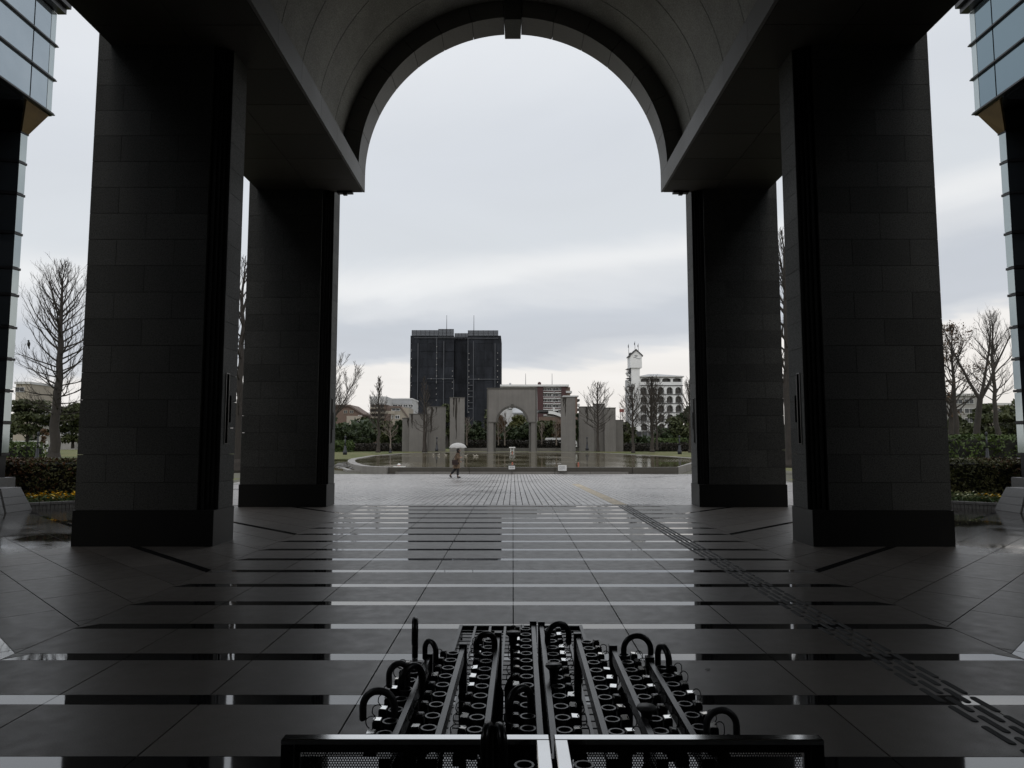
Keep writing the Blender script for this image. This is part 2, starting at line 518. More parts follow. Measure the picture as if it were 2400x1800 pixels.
M['tact_yel'] = plain('worn_yellow_tactile', (.46, .39, .28), .6, .2, 3, piece=.15)
M['skin'] = plain('skin', (.45, .28, .2), .6)
M['hair'] = plain('dark_hair', (.02, .014, .011), .5)
M['coat'] = plain('brown_tweed_coat', (.17, .115, .075), .9, .25, 20)
M['trousers'] = plain('black_trousers', (.015, .014, .015), .8)
M['shoe'] = plain('black_shoe', (.012, .012, .012), .5)
M['bag'] = plain('dark_brown_bag', (.035, .02, .018), .5)
t = NT('white_umbrella_cloth')
t.out((.72, .71, .69), .7)
tl = t.n('ShaderNodeBsdfTranslucent'); tl.inputs[0].default_value = (.7, .69, .67, 1)
ms = t.n('ShaderNodeMixShader'); ms.inputs[0].default_value = .35
t.l(t.b.outputs[0], ms.inputs[1]); t.l(tl.outputs[0], ms.inputs[2]); t.l(ms.outputs[0], t.t.nodes['Material Output'].inputs[0])
M['brolly'] = t.m
M['crow'] = plain('crow_black', (.01, .01, .012), .5)
M['duck'] = plain('pale_duck', (.36, .33, .28), .7)
M['entr'] = plain('dark_entrance_stone', (.05, .05, .05), .5, .2, 1)
M['leaf_dead'] = plain('dead_leaf', (.02, .014, .01), .8)
# ------------------------------------------------------------------ ground sheets
ZP = -.27                                            # level of the plaza beyond its drainage fall
def zpl(Y): return ZP * max(0.0, min(1.0, (Y - 17.9) / 14.0))
mb = MB()
NG = 48
xs_ = [-1200, -300, -120, -60, -30, -12.9, -8, 8, 12.9, 30, 60, 120, 300, 1200]
ys_ = [-300, -60, -20, 17.88, 20, 22, 24, 26, 28, 30, 32, 43, 60, 110, 200, 400, 900, 2200]
vv = [(x, y, (-.05 if y < 17.9 else zpl(y) - .045)) for y in ys_ for x in xs_]
nx = len(xs_)
mb.add(vv, [(j * nx + i, j * nx + i + 1, (j + 1) * nx + i + 1, (j + 1) * nx + i) for j in range(len(ys_) - 1) for i in range(nx - 1)])
ground = struct('ground', mb, M['ground'])

# ------------------------------------------------------------------ portico floor
floor = struct('floor', MB().box(-14, 14, -4.5, 17.87, -.04, -.022), M['joint'])
S0, SP, SW = 3.608, .8653, .157                      # polished strips: first centre line, spacing, width
ROWS = range(-3, 17)
EDGE = 3.78
GAP = .005
def clip(poly, a, b, c):
    """keep a*x + b*y <= c"""
    out = []
    for i in range(len(poly)):
        p, q = poly[i], poly[(i + 1) % len(poly)]
        dp, dq = a * p[0] + b * p[1] - c, a * q[0] + b * q[1] - c
        if dp <= 0: out.append(p)
        if (dp < 0 < dq) or (dq < 0 < dp):
            t_ = dp / (dp - dq)
            out.append((p[0] + (q[0] - p[0]) * t_, p[1] + (q[1] - p[1]) * t_))
    return out
def area(p): return .5 * sum(p[i][0] * p[(i + 1) % len(p)][1] - p[(i + 1) % len(p)][0] * p[i][1] for i in range(len(p)))
slabs = []           # (distance, polygon, material key)
def slab(poly, key):
    if len(poly) < 3: return
    a_ = area(poly)
    if abs(a_) < .004: return
    if a_ < 0: poly = poly[::-1]
    cx_ = sum(p[0] for p in poly) / len(poly); cy_ = sum(p[1] for p in poly) / len(poly)
    slabs.append((math.hypot(cx_, cy_), cx_, cy_, poly, key))
XJ = [-3.78, -2.88, -1.92, -.96, .003, .966, 1.926, 2.886, 3.78]
for k in ROWS:
    yc = S0 + SP * k
    y0, y1 = yc + SW / 2, yc + SP - SW / 2
    if k == 16: y1 = min(y1, 17.86)
    for i in range(8):
        slab([(XJ[i] + GAP, y0 + GAP), (XJ[i + 1] - GAP, y0 + GAP), (XJ[i + 1] - GAP, y1 - GAP), (XJ[i] + GAP, y1 - GAP)], 'floor')
        xa, xb = XJ[i] + GAP * .5, XJ[i + 1] - GAP * .5
        p = [(xa, yc - SW / 2), (xb, yc - SW / 2), (xb, yc + SW / 2), (xa, yc + SW / 2)]
        if i == 0: p[3] = (xa + SW * .9, yc + SW / 2)
        if i == 7: p[2] = (xb - SW * .9, yc + SW / 2)
        slab(p, 'strip')
        if i in (0, 7):      # the slab that fills the mitre
            sg = -1 if i == 0 else 1
            q = [(sg * (EDGE - .003), yc - SW / 2 + .02), (sg * (EDGE - .003), yc + SW / 2), (sg * (EDGE - SW * .9 + .012), yc + SW / 2)]
            slabs.append((99, q[0][0], yc, q if area(q) > 0 else q[::-1], 'fill'))
r2 = math.sqrt(2)
for sg in (-1, 1):
    for j in range(-14, 22):
        c0 = S0 + SP * j - EDGE              # the line Y - a = c0
        st = (j % 4 == 2)
        u0 = c0 / r2 + (.056 if st else 0) + GAP
        u1 = (c0 + SP) / r2 - (.056 if (j + 1) % 4 == 2 else 0) - GAP
        for w_ in range(0, 26):
            off = .64 if j % 2 else 0.0
            w0, w1 = w_ * 1.27 + off - 1 + GAP, (w_ + 1) * 1.27 + off - 1 - GAP
            for (a0, a1, key) in ((u0, u1, 'floor'), (c0 / r2 - .056, c0 / r2 + .056, 'strip') if st else (0, 0, None)):
                if key is None: continue
                poly = [((w - u) / r2, (w + u) / r2) for u, w in ((a0, w0), (a1, w0), (a1, w1), (a0, w1))]   # (a, Y)
                for cl in ((-1, 0, -(EDGE + GAP)), (1, 0, 13.6), (0, -1, -1.2), (0, 1, 17.86)):
                    poly = clip(poly, *cl)
                    if len(poly) < 3: break
                if len(poly) < 3: continue
                cx_ = sum(p[0] for p in poly) / len(poly)
                slab([(sg * p[0], p[1]) for p in poly], key)
vis = lambda s_: s_[2] > 2.4 and abs(s_[1]) < s_[2] * .78 + 1.2
fs = sorted([s_ for s_ in slabs if s_[4] == 'floor' and vis(s_)])
own = set(id(s_) for s_ in fs[:300])
ss = sorted([s_ for s_ in slabs if s_[4] == 'strip' and vis(s_)])
own |= set(id(s_) for s_ in ss[:300])
rest, rest_s = MB(), MB()
shared = {}
for s_ in slabs:
    d_, cx_, cy_, poly, key = s_
    if id(s_) in own:
        loc_poly = [(round(p[0] - cx_, 4), round(p[1] - cy_, 4)) for p in poly]
        kk = (key, tuple(loc_poly))
        if kk not in shared:
            shared[kk] = MB().prism(loc_poly, -.02, 0.0).mesh('floor_slab' if key == 'floor' else 'polished_strip')
        o = link('floor_slab' if key == 'floor' else 'polished_strip', shared[kk], M[key], floor, (cx_, cy_, 0.0 if key == 'floor' else -.0005))
    else:
        (rest_s if key == 'strip' else rest).prism(poly, -.02, 0.0 if key != 'strip' else -.0005)
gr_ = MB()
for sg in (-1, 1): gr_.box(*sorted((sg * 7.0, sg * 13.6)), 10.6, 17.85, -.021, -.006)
part('grout_bed', gr_, M['grout_glint'], floor)
part('floor_slabs_beyond', rest, M['floor'], floor, kind='stuff')
if rest_s.v: part('polished_strips_beyond', rest_s, M['strip'], floor, kind='stuff')

# ------------------------------------------------------------------ plaza of block pavers
mb = MB()
for a_, b_2 in zip([17.88, 20, 22, 24, 26, 28, 30, 32], [20, 22, 24, 26, 28, 30, 32, 41.2]):
    mb.add([(-12.9, a_, zpl(a_) - .014), (12.9, a_, zpl(a_) - .014), (12.9, b_2, zpl(b_2) - .014), (-12.9, b_2, zpl(b_2) - .014)], [(0, 1, 2, 3)])
plaza = struct('plaza', mb, M['joint'])
PW, PL = .168, .34
pav = []
rnd = random.Random(3)
for i in range(-77, 77):
    x0 = i * PW + .084
    off = rnd.random() * PL
    y = 17.895 - off
    while y < 40.95:
        ya, yb = max(y, 17.895), min(y + PL, 40.95)
        if yb - ya > .05 and not (i in (15, 16) and ya < 31):
            pav.append((math.hypot(x0, ya), x0, ya, yb))
        y += PL
pav.sort()
me_p = MB().bevbox(-PW / 2 + .009, PW / 2 - .009, -PL / 2 + .006, PL / 2 - .006, -.014, 0, .006).mesh('paver')
n_own = 0
rest = MB()
for d_, x0, ya, yb in pav:
    zc_ = zpl((ya + yb) / 2) + rnd.uniform(-.002, .002)
    if yb - ya > PL - .001 and n_own < 300 and abs(x0) < 5.5:
        link('paver', me_p, M['paver'], plaza, (x0 + PW / 2, (ya + yb) / 2, zc_)); n_own += 1
    else:
        a_, b_2, c_, d2 = x0 + .009, x0 + PW - .009, ya + .006, yb - .006
        rest.add([(a_, c_, zc_ - .014), (b_2, c_, zc_ - .014), (b_2, d2, zc_ - .014), (a_, d2, zc_ - .014), (a_ + .005, c_ + .005, zc_), (b_2 - .005, c_ + .005, zc_), (b_2 - .005, d2 - .005, zc_), (a_ + .005, d2 - .005, zc_)],
                 [(4, 5, 6, 7), (0, 1, 5, 4), (1, 2, 6, 5), (2, 3, 7, 6), (3, 0, 4, 7)])
part('pavers_beyond', rest, M['paver'], plaza, kind='stuff')
# drain slot between the stone floor and the pavers
dr = thing('drain_grating', 'short black slotted drain grating where the floor meets the pavers', 'drain', (2.9, 17.885, 0))
m_ = MB().box(-.62, .62, -.012, .03, .002, .006)
part('frame', m_, M['metal_black'], dr, world=False)
me_b = MB().box(-.011, .011, -.03, .045, .004, .012).mesh('grating_bar')
for i in range(18):
    link('grating_bar', me_b, M['metal_black'], dr, (-.56 + i * .066, 0, 0))

# ------------------------------------------------------------------ tactile paving
TX = 2.772
bar = MB()
def stadium(L, W, n=5):
    pts = []
    for k in range(n + 1):
        t_ = -math.pi / 2 + math.pi * k / n
        pts.append((W / 2 * math.cos(t_ + math.pi / 2), L / 2 - W / 2 + W / 2 * math.sin(t_ + math.pi / 2)))
    for k in range(n + 1):
        t_ = math.pi / 2 + math.pi * k / n
        pts.append((W / 2 * math.cos(t_ + math.pi / 2), -L / 2 + W / 2 + W / 2 * math.sin(t_ + math.pi / 2)))
    return pts
def bar_mesh(name, L, W, h):
    a_ = stadium(L, W); b_3 = stadium(L - .012, W - .012)
    n = len(a_)
    m_ = MB()
    m_.add([(p[0], p[1], 0) for p in a_] + [(p[0], p[1], h) for p in b_3], [tuple(range(n, 2 * n))] + [(i, (i + 1) % n, n + (i + 1) % n, n + i) for i in range(n)])
    return m_.mesh(name)
tg = thing('tactile_paving', 'dark grey raised guide bars running straight along the portico floor', 'tactile paving', (TX, 10, 0))
me_t = bar_mesh('guide_bar', .25, .046, .005)
y = 2.6; n_ = 0; rest = MB()
while y < 17.8:
    for q in range(4):
        yy = y + (.0 if q % 2 else .15)
        if yy > 17.72: continue
        if n_ < 300: link('guide_bar', me_t, M['tact_dark'], tg, (-.115 + q * .077, yy - 10, .0005)); n_ += 1
    y += .30
ty = thing('tactile_paving', 'worn yellow guide strip crossing the block pavers outside', 'tactile paving', (TX, 17.95, 0))
me_y = MB().bevbox(-.163, .163, -.149, .149, -.014, 0, .004).mesh('guide_tile')
me_y2 = bar_mesh('guide_bar', .27, .03, .005)
for i in range(43):
    yy = 18.06 + i * .302
    tl_ = link('guide_tile', me_y, M['tact_yel'], ty, (0, yy - 17.95, zpl(yy) + .001))
    if i < 24:
        for q in range(4): link('guide_bar', me_y2, M['tact_yel'], tl_, (-.108 + q * .072, 0, 0.0))

# ------------------------------------------------------------------ pillars
XI, XO, TH = 4.61, 6.79, .78
BH, CH = .55, .427
def pillar(sg, yf, label):
    root = thing('stone_pillar', label, 'pillar', (sg * (XI + XO) / 2, yf + TH / 2, 0), 0, 'granite pillars of the portico')
    hw = (XO - XI) / 2
    # local frame: x towards the outside (mirrored by sg), y depth from -TH/2
    f = -TH / 2
    def bx(m_, x0, x1, y0, y1, z0, z1):
        a_, b_3 = sorted((sg * x0, sg * x1))
        m_.box(a_, b_3, y0, y1, z0, z1)
    top = 8.95
    m_ = MB(); bx(m_, -hw, hw, f, -f, 0, BH)
    part('base', m_, M['pillar_base'], root, world=False)
    m_ = MB(); bx(m_, -hw + .29, hw - .075, f + .075, -f - .075, BH, top); bx(m_, -hw + .075, -hw + .30, f + .235, -f - .075, BH, top)
    part('core', m_, M['joint'], root, world=False)
    # reeded re-entrant corner; the dark base stone stands for its recess shade
    m_ = MB()
    for i, (xa, xb, dy) in enumerate(((.02, .075, .19), (.08, .13, .15), (.136, .186, .11), (.192, .245, .07))):
        bx(m_, -hw + xa, -hw + xb, f + dy, f + .30, BH, top)
    part('corner_reeding', m_, M['pillar_base'], root, world=False)
    g = .003
    xi0, xo0 = -hw + .27, hw - .02
    cache = {}
    def blk(name, x0, x1, y0, y1, z0, z1, parent=root):
        key = (round(x1 - x0, 3), round(y1 - y0, 3), round(z1 - z0, 3))
        if key not in cache:
            a_, b_3, c_ = key
            cache[key] = MB().box(-a_ / 2, a_ / 2, -b_3 / 2, b_3 / 2, -c_ / 2, c_ / 2).mesh('block')
        link(name, cache[key], M['pillar'], parent, (sg * (x0 + x1) / 2, (y0 + y1) / 2, (z0 + z1) / 2))
    back = MB()
    z = BH; r_ = 0
    while z < top - .05:
        z1 = min(z + CH, top)
        cuts = [xo0]
        x = xo0 - (.455 if r_ % 2 else .915)
        while x > xi0 + .12:
            cuts.append(x); x -= .92
        cuts.append(xi0)
        for a_, b_3 in zip(cuts[1:], cuts[:-1]):
            blk('block', a_ + g, b_3 - g, f + .012, f + .072, z + g, z1 - g)
        blk('block', -hw + .015, -hw + .072, f + .20, -f - .015, z + g, z1 - g)
        # outer and rear cladding
        bx(back, hw - .072, hw - .015, f + .078, -f - .078, z + g, z1 - g)
        for a_, b_3 in zip(cuts[1:], cuts[:-1]):
            bx(back, a_ + g, b_3 - g, -f - .07, -f - .013, z + g, z1 - g)
        z += CH; r_ += 1
    part('rear_cladding', back, M['pillar'], root, world=False, kind='stuff')
    # slot lamp on the inner face; near-black colour imitates a recess's darkness
    xs = -hw + .015
    m_ = MB()
    bx(m_, xs - .004, xs + .01, f + .33, f + .43, 1.58, 2.70)
    sl = part('lamp_slot', m_, M['slot'], root, world=False)
    m_ = MB()
    for y0_, y1_, z0_, z1_ in ((.315, .33, 1.565, 2.715), (.43, .445, 1.565, 2.715), (.33, .43, 1.565, 1.58), (.33, .43, 2.70, 2.715)):
        bx(m_, xs - .012, xs + .008, f + y0_, f + y1_, z0_, z1_)
    part('lamp_frame', m_, M['metal_black'], sl, world=False)
    m_ = MB(); bx(m_, xs - .006, xs + .008, f + .50, f + .55, 1.92, 2.36)
    part('slot_plate', m_, M['slot'], root, world=False)
    return root
YN, YF = 10.82, 17.33
pillar(-1, YN, 'near left dark granite pillar, the widest on the left of the arch')
pillar(1, YN, 'near right dark granite pillar, beside the grey guide bars')
pillar(-1, YF, 'far left granite pillar on a dark plinth, by the pond')
pillar(1, YF, 'far right granite pillar on a dark plinth, past the guide bars')

# ------------------------------------------------------------------ vaulted roof of the portico
ZS, ZF, XSI, XSO, YE = 8.07, 8.52, 3.85, 6.575, 17.58
RV = 4.3
YB = -4.4
roof = thing('portico_roof', 'dark stone barrel vault and arch spanning the entrance portico', 'portico', (0, 8, 0))
CZ = ZF
def wedge(m_, r0, r1, a0, a1, y0, y1, n=3):
    """part of a ring about the y axis through (0, CZ)"""
    vs_, fs_ = [], []
    for i in range(n + 1):
        a_ = a0 + (a1 - a0) * i / n
        for r_ in (r0, r1):
            for y_ in (y0, y1):
                vs_.append((r_ * math.sin(a_), y_, CZ + r_ * math.cos(a_)))
    for i in range(n):
        o = i * 4; q = o + 4
        fs_ += [(o, q, q + 1, o + 1), (o + 2, o + 3, q + 3, q + 2), (o, o + 2, q + 2, q), (o + 1, q + 1, q + 3, o + 3)]
    fs_ += [(0, 1, 3, 2), (n * 4, n * 4 + 2, n * 4 + 3, n * 4 + 1)]
    return m_.add(vs_, fs_)
ring0 = [12.12 + 1.28 * k for k in range(-13, 4)]
edges = [y_ for y_ in ring0 if y_ > YB] 
edges = [YB] + edges + [16.82]
for y0_, y1_ in zip(edges[:-1], edges[1:]):
    m_ = wedge(MB(), RV, RV + .12, -math.pi / 2, math.pi / 2, y0_ + .011, y1_ - .011, 40)
    part('vault_panel', m_, M['vault'], roof)
m_ = wedge(MB(), RV + .05, RV + .35, -math.pi / 2, math.pi / 2, YB, 16.82, 40)
part('vault_shell', m_, M['joint'], roof)
# arch ring at the front
angs = [R(a_) for a_ in (3.2, 15.6, 28, 40.4, 52.8, 65.2, 77.6, 90)]
for sg in (-1, 1):
    for a0, a1 in zip(angs[:-1], angs[1:]):
        b0, b1 = (a0 + .0016, a1 - .0016)
        if sg < 0: b0, b1 = -b1, -b0
        part('voussoir', wedge(MB(), XSI, RV + .2, b0, b1, 16.82, YE, 6), M['fascia'], roof)
k3 = R(3.05)
part('keystone', MB().prism_y([(-math.tan(k3) * 3.9, CZ + XSI - .085), (math.tan(k3) * 3.9, CZ + XSI - .085), (math.tan(k3) * 4.6, CZ + 4.55), (-math.tan(k3) * 4.6, CZ + 4.55)], 16.78, YE + .06), M['pillar'], roof)
# wall over the arch, front of the vault
m_ = MB()
n = 48
pts = [((RV + .18) * math.sin(a_), CZ + (RV + .18) * math.cos(a_)) for a_ in [-math.pi / 2 + math.pi * i / n for i in range(n + 1)]]
vs_, fs_ = [], []
for x, z in pts:
    vs_ += [(x, 16.86, z), (x, 16.86, 13.6), (x, YE - .03, z), (x, YE - .03, 13.6)]
for i in range(n):
    o = i * 4; q = o + 4
    fs_ += [(o, q, q + 1, o + 1), (o + 2, o + 3, q + 3, q + 2), (o + 1, q + 1, q + 3, o + 3)]
m_.add(vs_, fs_)
for sg in (-1, 1):
    a_, b_3 = sorted((sg * (RV + .18), sg * (XSO - .02))); m_.box(a_, b_3, 16.86, YE - .03, CZ, 13.6)
part('arch_wall', m_, M['fascia'], roof)
for sg in (-1, 1):
    def bx(m_, x0, x1, y0, y1, z0, z1):
        a_, b_3 = sorted((sg * x0, sg * x1)); m_.box(a_, b_3, y0, y1, z0, z1)
    # beam core above the soffit, and side wall of the roof
    m_ = MB(); bx(m_, XSI + .06, XSO - .05, YB, YE - .05, ZS + .06, ZF - .03); bx(m_, RV + .36, XSO - .05, YB, 16.8, ZF - .03, 13.55)
    part('beam_core', m_, M['joint'], roof)
    # fascia blocks
    y_ = YE; i = 0
    while y_ > YB:
        y2 = max(y_ - (.30 if i == 0 else 1.28), YB)
        m_ = MB(); bx(m_, XSI, XSI + .058, y2 + .003, y_ - .003, ZS + .002, ZF)
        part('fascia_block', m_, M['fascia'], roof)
        y_ = y2; i += 1
    m_ = MB(); bx(m_, XSI, RV + .1, YB, 16.8, ZF + .001, ZF + .03)
    part('ledge', m_, M['fascia'], roof)
    # soffit panels
    yy = [YE, 16.7]
    while yy[-1] > YB: yy.append(yy[-1] - 1.28)
    cols = [XSI + .06, 5.2, XSO]
    for y1_, y0_ in zip(yy[:-1], yy[1:]):
        for c0, c1 in zip(cols[:-1], cols[1:]):
            m_ = MB(); bx(m_, c0 + .007, c1 - .007, max(y0_, YB) + .007, y1_ - .007, ZS, ZS + .05)
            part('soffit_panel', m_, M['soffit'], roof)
    # outer fascia
    y_ = YE
    while y_ > YB:
        y2 = max(y_ - 1.28, YB)
        m_ = MB(); bx(m_, XSO - .045, XSO + .0, y2 + .003, y_ - .003, ZS + .055, 13.5)
        part('outer_panel', m_, M['pillar'], roof)
        y_ = y2
    # end cap of the beam
    m_ = MB(); bx(m_, XSI + .06, XSO - .05, YE - .045, YE - .002, ZS + .055, ZF - .001)
    part('beam_end', m_, M['fascia'], roof)
    m_ = MB(); bx(m_, 4.15, 4.55, YE - .12, YE + .02, ZS - .05, ZS - .002); bx(m_, 4.3, 4.4, YE - .1, YE, ZS - .09, ZS - .05)
    part('drip_bracket', m_, M['pillar_base'], roof)
part('roof_deck', MB().box(-XSO + .06, XSO - .06, YB, YE - .04, 13.58, 13.8), M['joint'], roof)
# the building behind the camera that the portico belongs to
ew = thing('entrance_building', 'dark stone entrance wall behind the portico', 'building', (0, -4.6, 0))
part('wall', MB().box(-24, 24, -9, -4.45, -.03, 16), M['entr'], ew)  # unseen wall, stretched sideways to keep light off the pillar fronts
for sg in (-1, 1):  # unseen third pillar pair, added to block light on the pillar fronts
    pr = part('added_shade_pier', MB().box(*sorted((sg * (XI + .03), sg * (XO - .03))), 4.53, 5.27, BH, 8.9), M['joint'], ew)
    part('base', MB().box(*sorted((sg * XI, sg * XO)), 4.5, 5.3, 0, BH), M['pillar_base'], pr)
    for k in range(19):
        z_ = BH + k * CH
        for xa_, xb_ in (((XI + .015, XI + .92), (XI + .926, XO - .015)) if k % 2 else ((XI + .015, XI + 1.36), (XI + 1.366, XO - .015))):
            part('block', MB().box(*sorted((sg * xa_, sg * xb_)), 4.515, 5.285, z_ + .003, z_ + CH - .003), M['pillar'], pr)
for i in range(-2, 3):
    d_ = part('door', MB().box(i * 1.5 - .7, i * 1.5 + .7, -4.449, -4.40, 0, 2.6), M['glass_dark'], ew)
    part('handle', MB().box(i * 1.5 + .5, i * 1.5 + .54, -4.40, -4.36, .8, 1.5), M['steel'], d_)
# ------------------------------------------------------------------ umbrella stands
YAW = -.0123
def roundslot(L, W, n=6):
    """stadium lying along x"""
    pts = []
    for k in range(n + 1):
        t_ = -math.pi / 2 + math.pi * k / n
        pts.append((L / 2 - W / 2 + W / 2 * math.cos(t_), W / 2 * math.sin(t_)))
    for k in range(n + 1):
        t_ = math.pi / 2 + math.pi * k / n
        pts.append((-L / 2 + W / 2 + W / 2 * math.cos(t_), W / 2 * math.sin(t_)))
    return pts
def ring_mesh():
    m_ = MB()
    a_, b_3 = roundslot(.047, .046), roundslot(.036, .034)
    n = len(a_)
    h = .036
    m_.add([(p[0], p[1], 0) for p in a_] + [(p[0], p[1], 0) for p in b_3] + [(p[0], p[1], -h) for p in a_] + [(p[0], p[1], -h) for p in b_3],
           [f for i in range(n) for j in [(i + 1) % n] for f in ((i, j, n + j, n + i), (2 * n + i, 2 * n + n + i, 3 * n + j, 2 * n + j), (i, 2 * n + i, 2 * n + j, j), (n + i, n + j, 3 * n + j, 3 * n + i))])
    return m_.mesh('holder_ring')
ME_RING = ring_mesh()
ME_LOCK = MB().bevbox(-.0115, .0115, -.019, .019, -.03, .004, .003).add([(-.017, -.015, -.055), (.017, -.015, -.055), (.017, .015, -.055), (-.017, .015, -.055), (-.017, -.015, -.03), (.017, -.015, -.03), (.017, .015, -.03), (-.017, .015, -.03)], [(0, 1, 5, 4), (1, 2, 6, 5), (2, 3, 7, 6), (3, 0, 4, 7), (3, 2, 1, 0)]).mesh('lock_box')
ME_TAG = MB().box(-.0105, .0105, -.0135, .0135, 0, .0015).mesh('number_tag')
ME_DIG = MB().box(-.0012, .0012, -.006, .006, .0016, .002).mesh('number_mark')
def cord_mesh(seed):
    r_ = random.Random(seed)
    pts = []
    for k in range(11):
        t_ = -1.2 + 4.6 * k / 10
        pts.append((.008 + .016 * math.cos(t_) * r_.uniform(.9, 1.1), .004 * math.sin(t_ * 1.7), -.012 + .019 * math.sin(t_)))
    return MB().tube(pts, .0016, 4).mesh('key_cord')
ME_CORD = [cord_mesh(i) for i in range(4)]
rs = random.Random(11)
def stand(label, bars, side, x0, x1):
    """far stand: bars = [(x, y_far)], rings on the given side of each bar"""
    cx_ = (x0 + x1) / 2
    root = thing('umbrella_stand', label, 'umbrella stand', (cx_ + .0123 * 2.5, 2.5, 0), YAW, 'umbrella stands with numbered key locks')
    L = lambda x, y, z=0: (x - cx_, y - 2.5, z)
    ZB = .80
    for (x, yf) in bars:
        m_ = MB(); a_ = L(x, 0)[0]
        m_.box(a_ - .0085, a_ + .0085, 1.86 - 2.5, yf - .015 - 2.5, ZB - .045, ZB)
        b = part('rail', m_, M['metal_rail'], root, world=False)
        m_ = MB(); m_.box(a_ - .015, a_ + .015, yf - .015 - 2.5, yf + .015 - 2.5, .03, ZB + .012)
        part('post', m_, M['metal_black'], root, world=False)
        m_ = MB(); m_.box(a_ - .015, a_ + .015, 1.83 - 2.5, 1.86 - 2.5, .03, ZB)
        part('post', m_, M['metal_black'], root, world=False)
        y = yf - .065; i = 0
        while y > 1.93:
            rx = x + side * .0335
            o = link('holder_ring', ME_RING, M['rim'], root, L(rx, y, ZB - .006))
            lo = link('lock_box', ME_LOCK, M['metal_black'], root, L(x + side * .070, y - .004, ZB - .004))
            tg_ = link('number_tag', ME_TAG, M['tag'], lo, (0, -.003, .0045), (R(rs.uniform(-18, 10)), R(rs.uniform(-8, 8)), R(rs.uniform(-12, 12))))
            if rs.random() < .8:
                c_ = link('key_cord', ME_CORD[rs.randrange(4)], M['cord'], lo, (side * .010, 0, .006), (0, 0, 0 if side > 0 else math.pi))
            y -= .0875; i += 1
    # lower frame: cross tubes, drip tray and wire grid
    for yy in (1.90, 2.55):
        m_ = MB().box(x0 - cx_ - .03, x1 - cx_ + .03, yy - 2.5 - .012, yy - 2.5 + .012, .14, .165)
        part('cross_tube', m_, M['metal_black'], root, world=False)
    m_ = MB(); m_.box(x0 - cx_ - .03, x1 - cx_ + .03, 1.88 - 2.5, 2.62 - 2.5, .03, .045)
    m_.box(x0 - cx_ - .03, x1 - cx_ + .03, 1.88 - 2.5, 1.89 - 2.5, .045, .075); m_.box(x0 - cx_ - .03, x1 - cx_ + .03, 2.61 - 2.5, 2.62 - 2.5, .045, .075)
    part('drip_tray', m_, M['metal_black'], root, world=False)
    return root
BL = [(-.348, 2.676), (-.230, 2.806), (-.098, 2.97), (.051, 3.155)]
BR = [(.087, 3.14), (.231, 2.955), (.356, 2.786), (.472, 2.64)]
stand('black metal umbrella stand of four locking rails, left of the middle gap', BL, -1, -.44, .06)
stand('black metal umbrella stand of four locking rails, right of the middle gap', BR, 1, .08, .565)

# wire baskets behind the stands
def basket(label, x0, x1):
    cx_ = (x0 + x1) / 2
    y0, y1, z = 2.75, 4.42, .47
    root = thing('wire_basket', label, 'umbrella rack', (cx_ + .0123 * 3.5, 3.5, 0), YAW)
    w = (x1 - x0) / 2
    m_ = MB()
    for sx in (-1, 1):
        m_.box(sx * w - .010, sx * w + .010, y0 - 3.5, y1 - 3.5, z - .045, z)
    m_.box(-w + .01, w - .01, y1 - 3.5 - .02, y1 - 3.5, z - .045, z - .002); m_.box(-w + .01, w - .01, y0 - 3.5, y0 - 3.5 + .02, z - .045, z - .002)
    part('rim_frame', m_, M['metal_black'], root, world=False)
    for i in range(1, 4):
        x = -w + 2 * w * i / 4
        part('divider_bar', MB().box(x - .007, x + .007, y0 - 3.5 + .02, y1 - 3.5 - .02, z - .014, z - .003), M['metal_rail'], root, world=False)
    me_w = MB().box(-w + .011, w - .011, -.0028, .0028, -.0028, .0028).mesh('wire')
    y = y0 + .08
    while y < y1 - .05:
        link('wire', me_w, M['metal_black'], root, (0, y - 3.5, z - .018)); y += .072
    for sx in (-1, 1):
        for yy in (y0 + .02, y1 - .02):
            part('leg', MB().box(sx * w - .0095, sx * w + .0095, yy - 3.5 - .012, yy - 3.5 + .012, 0, z - .046), M['metal_black'], root, world=False)
    m_ = MB()
    for sx in (-1, 1):
        m_.box(sx * w - .005, sx * w + .005, y0 - 3.5 + .04, y1 - 3.5 - .04, z - .05, z - .0455)
    part('wire_support', m_, M['metal_black'], root, world=False)
    return root
basket('low black wire rack behind the stands, left of the floor joint', -.375, -.010)
basket('low black wire rack behind the stands, right of the floor joint', .005, .365)

# nearer stands with perforated end panels
def perforated(x0, x1, z0, z1, y, p=.0064, r=.0022):
    m_ = MB()
    nz = int((z1 - z0) / (p * .866)); nx_ = int((x1 - x0) / p) - 1
    dz = p * .866
    hexa = [(r * math.cos(math.pi / 3 * k + math.pi / 6), r * math.sin(math.pi / 3 * k + math.pi / 6)) for k in range(6)]
    for j in range(nz):
        zc_ = z1 - (j + .5) * dz
        xo = (j % 2) * p / 2
        for i in range(nx_):
            xc = x0 + xo + (i + .5) * p
            L_, R_, T_, B_ = xc - p / 2, xc + p / 2, zc_ + dz / 2, zc_ - dz / 2
            vs_ = [(xc + a_, y, zc_ + b_3) for a_, b_3 in hexa] + [(R_, y, T_), (xc, y, T_), (L_, y, T_), (L_, y, B_), (xc, y, B_), (R_, y, B_)]
            # hex vertices: 30, 90, 150, 210, 270, 330 degrees
            m_.add(vs_, [(0, 6, 7, 1), (1, 7, 8, 2), (2, 8, 9, 3), (3, 9, 10, 4), (4, 10, 11, 5), (5, 11, 6, 0)])
    return m_
